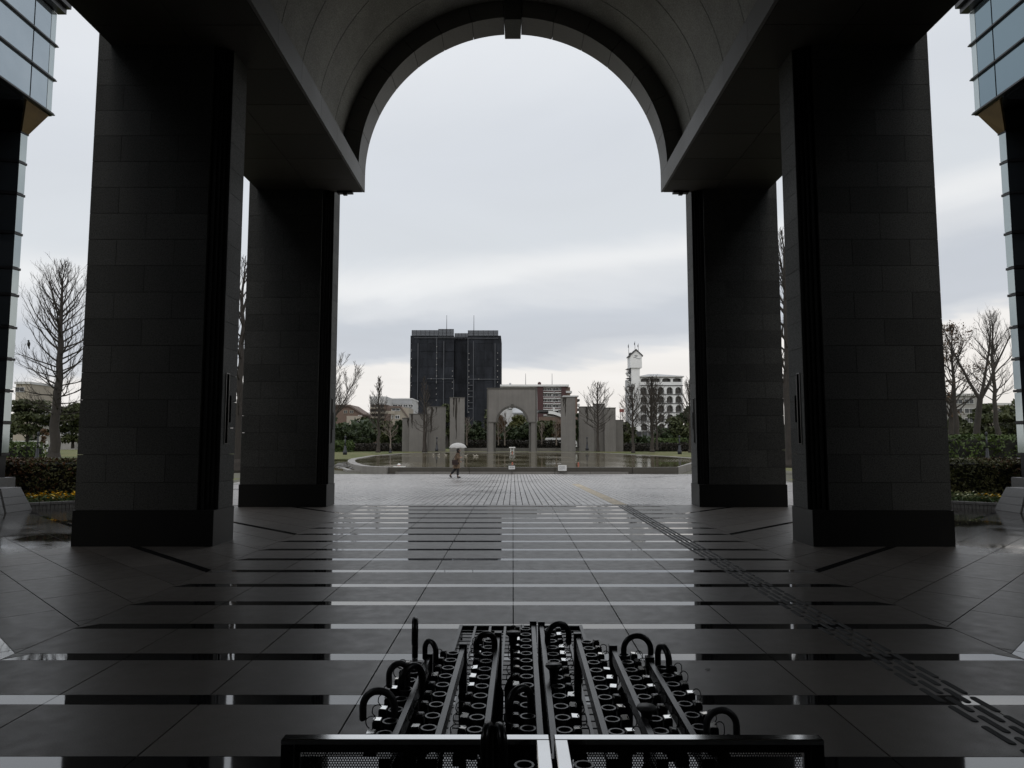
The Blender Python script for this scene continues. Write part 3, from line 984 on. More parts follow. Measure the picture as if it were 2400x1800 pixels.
def near_stand(label, x0, x1, inner):
    cx_ = (x0 + x1) / 2
    root = thing('umbrella_stand', label, 'umbrella stand', (cx_, 1.6, 0), 0, 'umbrella stands with numbered key locks')
    w = (x1 - x0) / 2; Z = .887; yr = 1.735 - 1.6
    part('top_rail', MB().bevbox(-w, w, yr, yr + .03, Z - .012, Z, .002), M['polished'], root, world=False)
    xi = inner * w
    a_, b_3 = sorted((xi, xi - inner * .032))
    part('inner_rail', MB().bevbox(a_, b_3, -.9, yr - .001, Z - .012, Z, .002), M['polished'], root, world=False)
    xo = -inner * w
    a_, b_3 = sorted((xo, xo + inner * .03))
    part('outer_post', MB().box(a_, b_3, yr + .001, yr + .023, .0, Z - .013), M['metal_black'], root, world=False)
    a_, b_3 = sorted((xi, xi - inner * .03))
    part('inner_post', MB().box(a_, b_3, yr + .001, yr + .023, .0, Z - .013), M['metal_black'], root, world=False)
    pz1, pz0 = Z - .034, Z - .40
    pn = part('perforated_panel', perforated(-w + .045, w - .045, pz0, pz1, yr + .012), M['metal_black'], root, world=False)
    m_ = MB()
    m_.box(-w + .031, w - .031, yr + .008, yr + .014, pz1 + .0005, Z - .013); m_.box(-w + .031, -w + .044, yr + .008, yr + .014, pz0, pz1); m_.box(w - .044, w - .031, yr + .008, yr + .014, pz0, pz1)
    m_.box(-w + .031, w - .031, yr + .008, yr + .014, pz0 - .04, pz0 - .0005)
    part('panel_border', m_, M['metal_black'], pn, world=False)
    o = link('holder_ring', ME_RING, M['rim'], root, (xi - inner * .062, yr - .085, Z - .02))
    o = link('holder_ring', ME_RING, M['rim'], root, (xi - inner * .062, yr - .175, Z - .02))
    part('lower_tray', MB().box(-w, w, -.9, yr, .05, .07), M['metal_black'], root, world=False)
    return root
near_stand('near umbrella stand with perforated end panel, holding two black hooked umbrellas', -.558, .088, 1)
near_stand('near umbrella stand with perforated end panel and empty rail, at right', .100, .748, -1)

# ------------------------------------------------------------------ umbrellas
def hook(m_, r, rad, drop, yaw, tip=.035):
    """J handle: straight part, arc of radius rad opening along the yaw direction, and a short tip; apex at z=0"""
    pts = []
    dx, dy = math.cos(yaw), math.sin(yaw)
    for z in (-drop, -drop * .6, -rad):
        pts.append((-rad * dx, -rad * dy, z))
    for k in range(1, 13):
        t_ = math.pi - math.pi * k / 12
        pts.append((rad * math.cos(t_) * dx, rad * math.cos(t_) * dy, -rad + rad * math.sin(t_)))
    pts.append((rad * dx * .98, rad * dy * .98, -rad - tip))
    pts.append((rad * dx * .96, rad * dy * .96, -rad - tip - .004))
    rr = [r] * (len(pts) - 1) + [r * .6]
    return m_.tube(pts, rr, 10)
def brolly(label, px, py, Y, yaw, rad=.045, r=.0125, hm='handle_black', cm='cloth_black', kind='hook', lean=(0, 0)):
    p = PT(px, py, Y)
    dx, dy = math.cos(yaw), math.sin(yaw)
    sx, sy = (p.x - rad * dx, p.y - rad * dy) if kind == 'hook' else (p.x, p.y)
    root = thing('umbrella', label, 'umbrella', (sx, sy, .05), 0, 'umbrellas left in the stands')
    root.rotation_euler = (R(lean[0]), R(lean[1]), 0)
    H = p.z - .05
    if kind == 'hook':
        m_ = MB(); hook(m_, r, rad, .16, yaw)
        m2 = MB(); m2.v = [(a + rad * dx, b + rad * dy, c + H) for a, b, c in m_.v]; m2.f = m_.f
        part('handle', m2, M[hm], root, True, world=False)
        zt = H - .16
    else:
        part('handle', MB().lathe([(.012, H - .14), (.013, H - .05), (.017, H - .02), (.03, H - .006), (.028, H), (.004, H + .002)], 14), M[hm], root, True, world=False)
        zt = H - .14
    part('ferrule', MB().lathe([(.011, zt - .03), (.012, zt + .004)], 10), M['steel'], root, True, world=False)
    part('shaft', MB().lathe([(.005, .0), (.005, zt - .01)], 8), M['steel'], root, True, world=False)
    prof = []
    n = 12
    m_ = MB()
    zs = [(.10, .008), (.16, .016), (.35, .024), (zt - .16, .03), (zt - .07, .034), (zt - .05, .026), (zt - .025, .009)]
    o = 0
    for z, r_ in zs:
        for k in range(n):
            t_ = 2 * math.pi * k / n + z * 1.5
            q = r_ * (1.12 if k % 2 else .82)
            m_.v.append((q * math.cos(t_), q * math.sin(t_), z))
    for i in range(len(zs) - 1):
        for k in range(n):
            k2 = (k + 1) % n
            m_.f.append((i * n + k, i * n + k2, (i + 1) * n + k2, (i + 1) * n + k))
    part('folded_canopy', m_, M[cm], root, True, world=False)
    part('strap', MB().lathe([(.0335, zt - .20), (.036, zt - .195), (.036, zt - .175), (.0335, zt - .17)], 12), M['cord'], root, True, world=False)
    return root
PI = math.pi
brolly('umbrella with thick dark grey hook at the stand\'s near left corner', 888, 1619, 2.14, PI, .047, .011, 'handle_grey')
brolly('umbrella with smaller dark grey hook behind the corner one, far left rail', 934, 1555, 2.38, PI + .55, .033, .010, 'handle_grey', 'cloth_navy')
brolly('umbrella with rounded black hook on the leftmost rail, turned sideways', 965, 1561, 2.40, PI + .9, .047, .012)
brolly('tall umbrella with upright black hook seen edge-on, far left', 973, 1453, 2.86, -1.45, .048, .0125)
brolly('umbrella with narrow black hook next to the leftmost rail\'s end post', 1009, 1503, 2.66, PI - .85, .036, .010)
brolly('umbrella with thick black hook at the far end of the third rail', 1138, 1486, 2.78, PI + .5, .04, .012)
brolly('long umbrella with black straight grip between third and fourth rails', 1203, 1481, 2.82, 0, .03, .013, kind='knob')
brolly('umbrella with wide black hook at the far end of the fifth rail', 1308, 1462, 2.92, .45, .05, .012)
brolly('umbrella with black hook leaning left on the fourth rail, half way along', 1219, 1613, 2.14, PI + .75, .045, .0115)
brolly('umbrella with large black arch handle over the seventh rail', 1493, 1490, 2.72, 0, .0515, .011)
brolly('umbrella with black hook seen edge-on on the rightmost rail', 1554, 1515, 2.62, -1.3, .043, .0115)
brolly('umbrella with large dark grey hook at the near right corner of the stand', 1690, 1664, 1.97, 0, .041, .0095, 'handle_grey')
brolly('umbrella with flat grey knob handle on the seventh rail', 1515, 1655, 2.11, 0, .03, .013, 'handle_grey', kind='knob')
brolly('umbrella with flat black knob handle on the fifth rail', 1298, 1557, 2.45, 0, .03, .013, kind='knob')
brolly('left one of two black hooked umbrellas before the perforated panel', 1142, 1702, 1.665, -1.75, .034, .0095)
brolly('right one of two black hooked umbrellas before the perforated panel', 1172, 1705, 1.675, -1.35 + PI, .034, .011)

# a dead leaf on the floor
lf = GP(1658, 1570, .001)
m_ = MB(); m_.add([(-.02, 0, 0), (-.008, .009, .004), (.012, .01, .003), (.022, .001, .006), (.01, -.008, .002), (-.01, -.007, .004)], [(0, 1, 5), (1, 2, 4, 5), (2, 3, 4)])
m_.v = [(a + lf.x, b + lf.y, c + .003) for a, b, c in m_.v]
tag(part('fallen_leaf', m_, M['leaf_dead']), 'small dark fallen leaf on the bare floor right of the stands', 'leaf')
# ------------------------------------------------------------------ glass buildings at both sides
def glass_building(sg, label):
    YC = 17.5
    root = thing('glass_building', label, 'building', (sg * 13.2, YC, 0))
    F = lambda px: px if sg < 0 else 2 * CXP - px
    def pt(px, py, Y): return PT(F(px), py, Y)
    xa = abs(pt(120, 266, YC).x); z_bot = pt(120, 266, YC).z
    z1, z2, z3 = pt(124, 186, YC).z, pt(128, 106, YC).z, pt(131, 30, YC).z
    ztop = z3 + .5
    y_near = 3.0
    # upper volume: face at x = xa looking at the portico
    ybreak = [YC, YC - .82, YC - 3.0, YC - 5.2, YC - 7.4, YC - 9.6, YC - 11.8, YC - 14.0]
    def bx(m_, x0, x1, y0, y1, a_, b_3):
        u, v = sorted((sg * x0, sg * x1)); m_.box(u, v, y0, y1, a_, b_3)
    m_ = MB(); bx(m_, xa + .06, xa + 9, y_near, YC - .06, z_bot + .05, ztop + 1.5)
    part('upper_core', m_, M['mullion'], root)
    for za, zb in ((z_bot, z1), (z1, z2), (z2, z3), (z3, ztop + 1.2)):
        for yb, ya in zip(ybreak[:-1], ybreak[1:]):
            e_ = .2 if yb == YC else 0
            m_ = MB(); bx(m_, xa, xa + .05, ya + .02, yb - .02 - e_, za + .03, zb - .03)
            part('pane', m_, M['glass' if sg < 0 else 'glass_dim_reflect'], root)
            if e_:
                m_ = MB(); bx(m_, xa, xa + .05, yb - e_, yb - .01, za + .03, zb - .03)
                part('edge_pane', m_, M['glass_edge'], root)
        m_ = MB(); bx(m_, xa + .06, xa + 9, YC - .05, YC, za + .05, zb - .05)
        part('end_pane', m_, M['glass'], root)
    for z_ in (z_bot, z1, z2):
        m_ = MB(); bx(m_, xa - .06, xa + .03, y_near, YC + .05, z_ - .035, z_ - .008); bx(m_, xa - .03, xa + .03, y_near, YC + .05, z_ + .008, z_ + .03)
        bx(m_, xa + .03, xa + 9, YC - .02, YC + .05, z_ - .05, z_ + .05)
        part('band', m_, M['mullion'], root)
    m_ = MB()
    for i, (dz, ex) in enumerate(((0, .2), (.16, .3), (.32, .22), (.48, .3))):
        bx(m_, xa - ex, xa + .03, y_near, YC + ex * .35, z3 + dz + .002, z3 + dz + .15)
    part('cornice', m_, M['mullion'], root)
    # lower bay: a narrow face along y and a wide face turned to the portico
    b0 = pt(66, 316, YC); b1 = pt(54, 306, YC - .2)
    x_b = abs(b0.x); zb_top = z_bot - .02
    zk = pt(66, 316, YC).z
    floors_px = [316, 386, 460, 551, 632, 694, 769, 843, 917, 991, 1065]
    zs = [pt(40, y_, YC).z for y_ in floors_px]
    zs = [zb_top] + zs
    x_c = x_b + .04; y_c = YC - .22
    far_x, far_y = x_c + 6.0, y_c - 1.4
    m_ = MB()
    poly = [(sg * (x_b + .05), YC - .04), (sg * (x_c + .05), y_c + .02), (sg * far_x, far_y + .1), (sg * far_x, YC - .04)]
    if area(poly) < 0: poly = poly[::-1]
    m_.prism(poly, 0, zb_top)
    part('bay_core', m_, M['mullion'], root)
    for za, zb in zip(zs[1:] + [.75], zs[:-1]):
        m_ = MB()
        poly = [(sg * x_b, YC - .03), (sg * (x_b + .04), YC - .03), (sg * (x_c + .04), y_c), (sg * x_c, y_c)]
        if area(poly) < 0: poly = poly[::-1]
        m_.prism(poly, za + .045, zb - .045)
        part('edge_pane', m_, M['glass_edge'], root)
        m_ = MB()
        for i in range(1):
            poly = [(sg * x_c, y_c), (sg * (x_c + .01), y_c + .05), (sg * (far_x), far_y + .05), (sg * far_x, far_y)]
            if area(poly) < 0: poly = poly[::-1]
            m_.prism(poly, za + .045, zb - .045)
        part('pane', m_, M['glass_dark'], root)
        m_ = MB()
        poly = [(sg * (x_b - .012), YC + .0), (sg * (x_c - .012), y_c - .02), (sg * far_x, far_y - .06), (sg * far_x, far_y + .02), (sg * (x_c + .06), y_c + .03), (sg * (x_b + .06), YC + .02)]
        if area(poly) < 0: poly = poly[::-1]
        m_.prism(poly, za - .03, za + .03)
        part('band', m_, M['mullion'], root)
    # inclined soffit under the overhang
    m_ = MB()
    u = [(sg * (xa + .05), YC - .02, z_bot - .06), (sg * (xa + .05), YC - .85, z_bot - .06), (sg * (x_b - .02), YC - .02, zk), (sg * (x_c - .02), y_c, zk)]
    w_ = [(a_ + sg * .05, b_3 - .0, c_ + .06) for a_, b_3, c_ in u]
    m_.add(u + w_, [(0, 1, 3, 2), (4, 6, 7, 5), (0, 2, 6, 4), (2, 3, 7, 6), (3, 1, 5, 7), (1, 0, 4, 5)])
    part('sloped_soffit', m_, M['ochre'], root)
    m_ = MB(); bx(m_, xa + .1, xa + 9, y_near, YC - .9, z_bot - .07, z_bot + .04)
    part('soffit', m_, M['glass_dark'], root)
    for i in range(7):  # unseen lower wall, added to cut side light on the near pillars
        y1_ = far_y - i * 2.9; m_ = MB(); bx(m_, far_x, far_x + .2, y1_ - 2.87, y1_, .0, z_bot - .1)
        part('shade_wall_pane', m_, M['glass_dark'], root)
    m_ = MB(); bx(m_, far_x + .21, far_x + .6, -4.4, far_y, 0, z_bot - .1)
    part('shade_wall_core', m_, M['mullion'], root)
    m_ = MB(); bx(m_, x_b - .12, far_x, YC - 1.6, YC + .1, 0, .72)
    part('stone_plinth', m_, M['planter'], root)
    return root
glass_building(-1, 'mirror glass office block at the left edge, pale sky in its panes')
glass_building(1, 'mirror glass office block at the right edge, blue-grey reflection tinted into its panes')

# ------------------------------------------------------------------ planters, flower beds and hedges beside the portico
def leaf_quads(m_, pts_fn, n, size, rnd, flat=0.0):
    for _ in range(n):
        p, nrm = pts_fn(rnd)
        a_ = Vector((rnd.gauss(0, 1), rnd.gauss(0, 1), rnd.gauss(0, 1)))
        d_ = (nrm * flat + a_ * (1 - flat)) if nrm is not None else a_
        if d_.length < 1e-4: d_ = Vector((0, 0, 1))
        d_.normalize()
        u = d_.orthogonal().normalized()
        u = Matrix.Rotation(rnd.uniform(0, 6.28), 3, d_) @ u
        v = d_.cross(u)
        s_ = size * rnd.uniform(.6, 1.4)
        q = [p + u * s_, p + v * s_ * .55 + d_ * s_ * .15, p - u * s_, p - v * s_ * .55 + d_ * s_ * .15]
        m_.add(q, [(0, 1, 2, 3)])
def hedge(name, label, x0, x1, y0, y1, z0, z1, n, size, mat, mat2=None, x_split=None, seed=1, group=None):
    rnd = random.Random(seed)
    root = thing(name, label, 'hedge', ((x0 + x1) / 2, (y0 + y1) / 2, z0), 0, group)
    ins = size * 1.1
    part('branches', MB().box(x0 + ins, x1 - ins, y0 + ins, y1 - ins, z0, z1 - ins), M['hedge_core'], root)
    A = [(y1 - y0) * (z1 - z0)] * 2 + [(x1 - x0) * (z1 - z0)] * 2 + [(x1 - x0) * (y1 - y0)]
    tot = sum(A)
    def fn(r_):
        k = r_.random() * tot; i = 0
        while k > A[i]: k -= A[i]; i += 1
        u, v = r_.random(), r_.random()
        w_ = (.5 + .5 * math.sin(u * 9 + i) * math.cos(v * 7 + seed)) * size * 3.0 + r_.uniform(-1.5, 1.2) * size
        if i < 2:
            x = (x0 - w_ * .5) if i == 0 else (x1 + w_ * .5)
            return Vector((x, y0 + u * (y1 - y0), z0 + v * (z1 - z0))), Vector((-1 if i == 0 else 1, 0, 0))
        if i < 4:
            y = (y0 - w_ * .5) if i == 2 else (y1 + w_ * .5)
            return Vector((x0 + u * (x1 - x0), y, z0 + v * (z1 - z0))), Vector((0, -1 if i == 2 else 1, 0))
        return Vector((x0 + u * (x1 - x0), y0 + v * (y1 - y0), z1 + w_ * .5)), Vector((0, 0, 1))
    m1, m2 = MB(), MB()
    tmp = MB(); leaf_quads(tmp, fn, n, size, rnd, .35)
    for i in range(0, len(tmp.v), 4):
        q = tmp.v[i:i + 4]
        if mat2 is None: m1.add(q, [(0, 1, 2, 3)]); continue
        f = (abs(q[0][0]) - x_split) / 4.0 + q[0][2] * .3 - .1
        (m2 if rnd.random() < f else m1).add(q, [(0, 1, 2, 3)])
    part('foliage', m1, M[mat], root, kind='stuff')
    if mat2: part('reddish_foliage', m2, M[mat2], root, kind='stuff')
    return root
SIDE = {-1: 'left', 1: 'right'}
for sg in (-1, 1):
    # battered granite block wall
    xw = 11.42
    root = thing('planter_wall', ('battered granite block wall below the glass block at %s' % SIDE[sg]), 'planter', (sg * 11.8, 15, 0))
    segs = [(16.68, 15.83), (15.77, 14.4), (14.36, 12.9)]
    for i, (yb, ya) in enumerate(segs):
        zz = [.0, .17, .34, .55]
        for j in range(3):
            m_ = MB()
            off0 = .16 * zz[j] / .55; off1 = .16 * zz[j + 1] / .55
            e0, e1 = (.22 * zz[j] / .55, .22 * zz[j + 1] / .55) if i == 0 else (0, 0)
            P8 = []
            for z_, o_, e_ in ((zz[j] + .003, off0, e0), (zz[j + 1] - .003, off1, e1)):
                P8 += [(sg * (xw + o_), ya + .003, z_), (sg * (xw + .95), ya + .003, z_), (sg * (xw + .95), yb - e_ - .003, z_), (sg * (xw + o_), yb - e_ - .003, z_)]
            m_.add(P8, [(0, 3, 2, 1), (4, 5, 6, 7), (0, 1, 5, 4), (1, 2, 6, 5), (2, 3, 7, 6), (3, 0, 4, 7)])
            part('block', m_, M['planter'], root)
    # flower bed with a brick kerb running at 45 degrees
    root = thing('flower_bed', ('brick edged flower bed of yellow and %s blooms, %s of the pillars' % ('maroon' if sg < 0 else 'cream', SIDE[sg])), 'flower bed', (sg * 10.6, 17.6, 0), 0)
    A0, A1 = Vector((sg * 11.5, 16.62, 0)), Vector((sg * 8.6, 18.9, 0))
    dv = (A1 - A0).normalized(); nv = Vector((-dv.y, dv.x, 0))
    if nv.y < 0: nv = -nv
    Lk = (A1 - A0).length
    ang = math.atan2(dv.y, dv.x)
    me_t = MB().bevbox(.004, .226, 0, .11, .10, .162, .005).mesh('brick')
    me_s = MB().bevbox(.003, .072, .012, .10, -.02, .098, .004).mesh('brick')
    def kb(me, s_):
        q = A0 + dv * s_
        o = link('brick', me, M['planter'], root, tuple(q - wloc(root)), (0, 0, ang))
        if nv.dot(Vector((-math.sin(ang), math.cos(ang), 0))) < 0: o.scale = (1, -1, 1)
    s_ = 0
    while s_ < Lk: kb(me_t, s_); s_ += .23
    s_ = 0
    while s_ < Lk: kb(me_s, s_); s_ += .0767
    m_ = MB()
    pl = [A0 + nv * .11, A1 + nv * .11, A1 + nv * 1.6, A0 + nv * 1.6]
    pl = [(p.x, p.y) for p in pl]
    if area(pl) < 0: pl = pl[::-1]
    m_.prism(pl, 0, .12); part('soil', m_, M['soil'], root)
    rnd = random.Random(31 + sg)
    fl = {'pet_yellow': MB(), 'pet_white': MB(), 'pet_purple': MB(), 'plant_leaf': MB()}
    for i in range(760):
        s_, t_ = rnd.uniform(0, Lk), rnd.uniform(.13, .95)
        q = A0 + dv * s_ + nv * t_; h = .16 + rnd.random() * .10 + t_ * .10
        for _ in range(6):
            leaf_quads(fl['plant_leaf'], lambda r_: (Vector((q.x + r_.gauss(0, .04), q.y + r_.gauss(0, .04), h - .05 + r_.gauss(0, .025))), None), 1, .035, rnd)
        patch = math.sin(s_ * 2.6 + (0 if sg < 0 else 2)) + rnd.gauss(0, .5)
        if sg < 0: key = 'pet_white' if t_ < .25 and rnd.random() < .5 else ('pet_yellow' if patch > -.55 else 'pet_purple')
        else: key = 'pet_white' if patch < .35 or t_ < .25 else 'pet_yellow'
        if rnd.random() < .95:
            k = 6; c_ = Vector((q.x + rnd.gauss(0, .03), q.y + rnd.gauss(0, .03), h + .015)); rr = rnd.uniform(.024, .038)
            tx, ty_ = rnd.uniform(-.5, .5), rnd.uniform(-.7, .1)
            ring = []
            for a_ in range(2 * k):
                r_ = rr * (1 if a_ % 2 == 0 else .72); th_ = math.pi * a_ / k
                x_, y_ = r_ * math.cos(th_), r_ * math.sin(th_)
                ring.append((c_.x + x_, c_.y + y_, c_.z + tx * x_ + ty_ * y_ + .006))
            o = len(fl[key].v)
            fl[key].add([tuple(c_)] + ring, [(0, 1 + i_, 1 + (i_ + 1) % (2 * k)) for i_ in range(2 * k)])
    for key, nm in (('pet_yellow', 'yellow_flowers'), ('pet_white', 'cream_flowers'), ('pet_purple', 'maroon_flowers'), ('plant_leaf', 'leaves')):
        if fl[key].v: part(nm, fl[key], M[key], root, kind='stuff')
hedge('clipped_hedge', 'red-brown and green clipped hedge behind the flower bed, left of the pillars', -14.6, -8.7, 18.6, 20.6, .0, 1.06, 15000, .045, 'hedge', 'hedge_red', 11.8, 5)
hedge('clipped_hedge', 'dark green clipped hedge behind the flower bed, right of the pillars', 8.7, 14.6, 18.6, 20.6, .0, 1.06, 15000, .045, 'hedge', 'hedge_red', 13.0, 6)
hedge('low_hedge', 'dark green box hedge behind the grey retaining wall, far left', -36, -24.8, 35.5, 37.0, .55, 1.46, 3000, .10, 'hedge_green', seed=8)
hedge('low_hedge', 'rounded green hedge behind the lamp post, far right', 22.8, 33, 35.5, 38.0, .5, 1.80, 3600, .10, 'hedge_green', seed=9)
for sg in (-1, 1):
    rw = thing('retaining_wall', 'low grey retaining wall behind the hedge at far %s' % SIDE[sg], 'wall', (sg * 21, 27, 0))
    for i in range(6):
        part('block', MB().box(*sorted((sg * (16.9 + i * 1.6), sg * (18.47 + i * 1.6))), 26, 26.5, -.2, 1.0), M['concrete'], rw)

# ------------------------------------------------------------------ lawns
def smooth(t_): t_ = max(0., min(1., t_)); return t_ * t_ * (3 - 2 * t_)
def hl(x, y):
    a_ = abs(x)
    z = -.22 + .30 * smooth((y - 60) / 35)
    z += .80 * smooth((a_ - 18) / 7) * (1 - smooth((y - 55) / 25))
    if a_ < 20 and 38 < y < 108:
        z = min(z, -.45)
    if a_ < 15 and y < 60: z = -.5
    if y < 35 and a_ < 14: z = -.5
    return z
mb = MB()
xs = [-150 + 2.5 * i for i in range(121)]; ys = [21 + 2.5 * j for j in range(56)]
mb.add([(x, y, hl(x, y)) for y in ys for x in xs], [(j * 121 + i, j * 121 + i + 1, (j + 1) * 121 + i + 1, (j + 1) * 121 + i) for j in range(55) for i in range(120)])
lawn = struct('lawn', mb, M['lawn'], True)

# ------------------------------------------------------------------ pond
ZW = .08
pond_px = [(915, 1095.5), (1100, 1095.5), (1300, 1095.5), (1480, 1095.5), (1587, 1095), (1614, 1086.5), (1640, 1079), (1620, 1074.5), (1600, 1073), (1560, 1070), (1486, 1066), (1410, 1062), (1350, 1060.3), (1203, 1059.6), (1035, 1060.2), (950, 1063), (905, 1066.5), (880, 1068.3), (862, 1071.5), (850, 1073.5), (838, 1075.5), (831.5, 1079), (832, 1082.5), (838, 1086), (850, 1090), (870, 1093.3)]
pw = [GP(x, y, ZW) for x, y in pond_px]
pond = struct('pond', MB().prism([(p.x, p.y) for p in pw], ZW - .9, ZW), M['water'])
cpx = sum(p.x for p in pw) / len(pw); cpy = sum(p.y for p in pw) / len(pw)
rim = thing('pond_rim', 'pale granite rim round the wide pond', 'kerb', (cpx, cpy, ZW))
def off(p, k):
    d_ = Vector((p.x - cpx, (p.y - cpy), 0)); d_.normalize(); return Vector((p.x + d_.x * k, p.y + d_.y * k, 0))
# outward offsets by the polygon's own normals
npw = len(pw)
def nrm(i):
    a_, b_3 = pw[i - 1], pw[(i + 1) % npw]
    d_ = Vector((b_3.x - a_.x, b_3.y - a_.y, 0)).normalized()
    return Vector((d_.y, -d_.x, 0))
for i in range(npw):
    j = (i + 1) % npw
    a_, b_3 = pw[i], pw[j]
    wd = .55 if i >= 5 else .3
    n0, n1_ = nrm(i), nrm(j)
    if i == 4: n0 = Vector((0, -1, 0))
    if i == 3: n1_ = Vector((0, -1, 0))
    q = [(a_.x, a_.y), (b_3.x, b_3.y), (b_3.x + n1_.x * wd, b_3.y + n1_.y * wd), (a_.x + n0.x * wd, a_.y + n0.y * wd)]
    if area(q) < 0: q = q[::-1]
    top = ZW + (.012 if i < 4 else .03 if i < 5 else .035)
    # split long runs into single kerb stones
    L_ = (b_3 - a_).length; ns = max(1, int(L_ / 2.6)) 
    for k in range(ns):
        t0, t1 = k / ns, (k + 1) / ns
        lerp = lambda u, v, t_: (u[0] + (v[0] - u[0]) * t_, u[1] + (v[1] - u[1]) * t_)
        A_, B_, C_, D_ = (a_.x, a_.y), (b_3.x, b_3.y), (b_3.x + n1_.x * wd, b_3.y + n1_.y * wd), (a_.x + n0.x * wd, a_.y + n0.y * wd)
        qq = [lerp(A_, B_, t0 + .004), lerp(A_, B_, t1 - .004), lerp(D_, C_, t1 - .004), lerp(D_, C_, t0 + .004)]
        if abs(area(qq)) < 1e-4: continue
        if area(qq) < 0: qq = qq[::-1]
        part('kerb_stone', MB().prism(qq, -.5, top), M['kerb_wet'] if (i < 4) else M['kerb'], rim)
# lower kerb along the front, with the overflow channel between
lk = thing('channel_kerb', 'long low pale kerb along the pavers in front of the pond', 'kerb', (0, 43, ZP))
kp = [(788, 1093), (815, 1102), (905, 1102.5), (930, 1106.5), (1100, 1106.5), (1300, 1106.5), (1468, 1106.5), (1492, 1103)]
kw = [GP(x, y, ZP + .10) for x, y in kp]
for a_, b_3 in zip(kw[:-1], kw[1:]):
    L_ = (b_3 - a_).length; ns = max(1, int(L_ / 1.8))
    for k in range(ns):
        p0, p1 = a_.lerp(b_3, k / ns + .004), a_.lerp(b_3, (k + 1) / ns - .004)
        d_ = (p1 - p0).normalized(); n_ = Vector((-d_.y, d_.x, 0)) * .32
        q = [(p0.x, p0.y), (p1.x, p1.y), (p1.x + n_.x, p1.y + n_.y), (p0.x + n_.x, p0.y + n_.y)]
        if area(q) < 0: q = q[::-1]
        part('kerb_stone', MB().prism(q, ZP - .1, ZP + .10), M['kerb'], lk)
st = [GP(x, y, -.22) for x, y in [(700, 1092), (815, 1101), (905, 1102), (930, 1106), (1480, 1106), (1480, 1100), (915, 1100), (870, 1098), (835, 1088), (832, 1078), (760, 1075), (700, 1077)]]
stream = struct('channel_water', MB().prism([(p.x, p.y) for p in st], -.42, -.2), M['water'])
rnd = random.Random(77)
for i, (x, y) in enumerate([(800, 1088), (812, 1092), (822, 1096), (806, 1096), (795, 1092), (830, 1099), (842, 1100), (818, 1086)]):
    c_ = GP(x, y, -.2)
    m_ = MB().ball((c_.x, c_.y, c_.z), rnd.uniform(.25, .5), rnd.uniform(.25, .5), rnd.uniform(.1, .2), 8, 5)
    m_.v = [(a + rnd.gauss(0, .03), b + rnd.gauss(0, .03), c + rnd.gauss(0, .015)) for a, b, c in m_.v]
    tag(part('stream_rock', m_, M['kerb_wet'], None, True), 'dark wet rock in the left water channel, ' + ['farthest back', 'in the middle of the row', 'just before the kerb', 'close to the far left pillar', 'leftmost by the pillar', 'nearest the kerb\'s bend', 'rightmost, under the pond\'s rim', 'against the pond\'s curved end'][i], 'rock', 'rocks in the left channel')

# ------------------------------------------------------------------ monument walls and arch beyond the pond
ZG = .10
def slabwall(label, px0, px1, pyt, Y, th=1.0, rot=0.0, stains=(), cap=True, zt_step=None):
    a_, b_3 = PT(px0, 1040, Y).x, PT(px1, 1040, Y).x
    zt = PT(px0, pyt, Y).z
    w = (b_3 - a_); cx_ = (a_ + b_3) / 2
    root = thing('stone_wall_slab', label, 'wall', (cx_, Y + th / 2, ZG - .1), R(rot), 'freestanding stone walls beside the arch')
    H = zt - (ZG - .1)
    nb = 1
    part('stone_face', MB().box(-w / 2, w / 2, -th / 2, th / 2, 0, H - .12), M['mon'], root, world=False)
    part('coping', MB().box(-w / 2 - .05, w / 2 + .05, -th / 2 - .05, th / 2 + .05, H - .118, H), M['mon_dark'], root, world=False)
    for (fx, l, ww) in stains:
        m_ = MB(); x = -w / 2 + fx * w; n = 7; r_ = random.Random(int(fx * 999) + int(px0))
        L_, R_ = [], []
        for k in range(n + 1):
            z_ = H - .1 - l * k / n; wd = ww * (1 - .8 * k / n) * r_.uniform(.6, 1.3); dx_ = r_.gauss(0, ww * .12)
            L_.append((x - wd / 2 + dx_, -th / 2 - .006, z_)); R_.append((x + wd / 2 + dx_, -th / 2 - .006, z_))
        vs_ = []
        for p, q in zip(L_, R_): vs_ += [p, q]
        m_.add(vs_, [(2 * k, 2 * k + 2, 2 * k + 3, 2 * k + 1) for k in range(n)])
        part('water_stain', m_, M['stain'], root, world=False)
    return root
slabwall('lowest stone wall at the left end of the group', 942, 961, 979, 111, 1.0, 3, [(.7, 1.5, .35)])
slabwall('broad stone wall behind the double-trunked bare tree', 958.5, 1001, 969.5, 109.8, 1.0, 2, [(.15, 2.2, .35), (.8, 1.2, .3)])
slabwall('tall stone wall with a dark streak near its left edge, left group', 999.5, 1043, 952.5, 110.8, 1.0, 2, [(.24, 4.2, .45), (.5, .9, .3)])
slabwall('tallest narrow stone wall left of the arch, with two long dark streaks', 1053, 1087.5, 931, 109, 1.3, 6, [(.25, 3.0, .30), (.43, 6.5, .42), (.62, 1.0, .25)])
slabwall('tallest narrow stone wall right of the arch', 1316, 1350, 930, 109, 1.5, -6, [(.2, 1.6, .3), (.32, 3.0, .35)])
slabwall('stone wall with a dark streak behind the lone bare tree, right group', 1358, 1393, 952.5, 110.8, 1.0, -2, [(.55, 2.8, .4)])
slabwall('stone wall with raised top behind the tree trunk, right group', 1391.5, 1419, 946, 112.0, 1.0, -2, [])
slabwall('wide plain stone wall, second from the right end', 1417.5, 1444, 955, 110.8, 1.0, -2, [])
slabwall('lowest stone wall at the right end of the group', 1442.5, 1461, 984, 112, 1.0, -3, [])

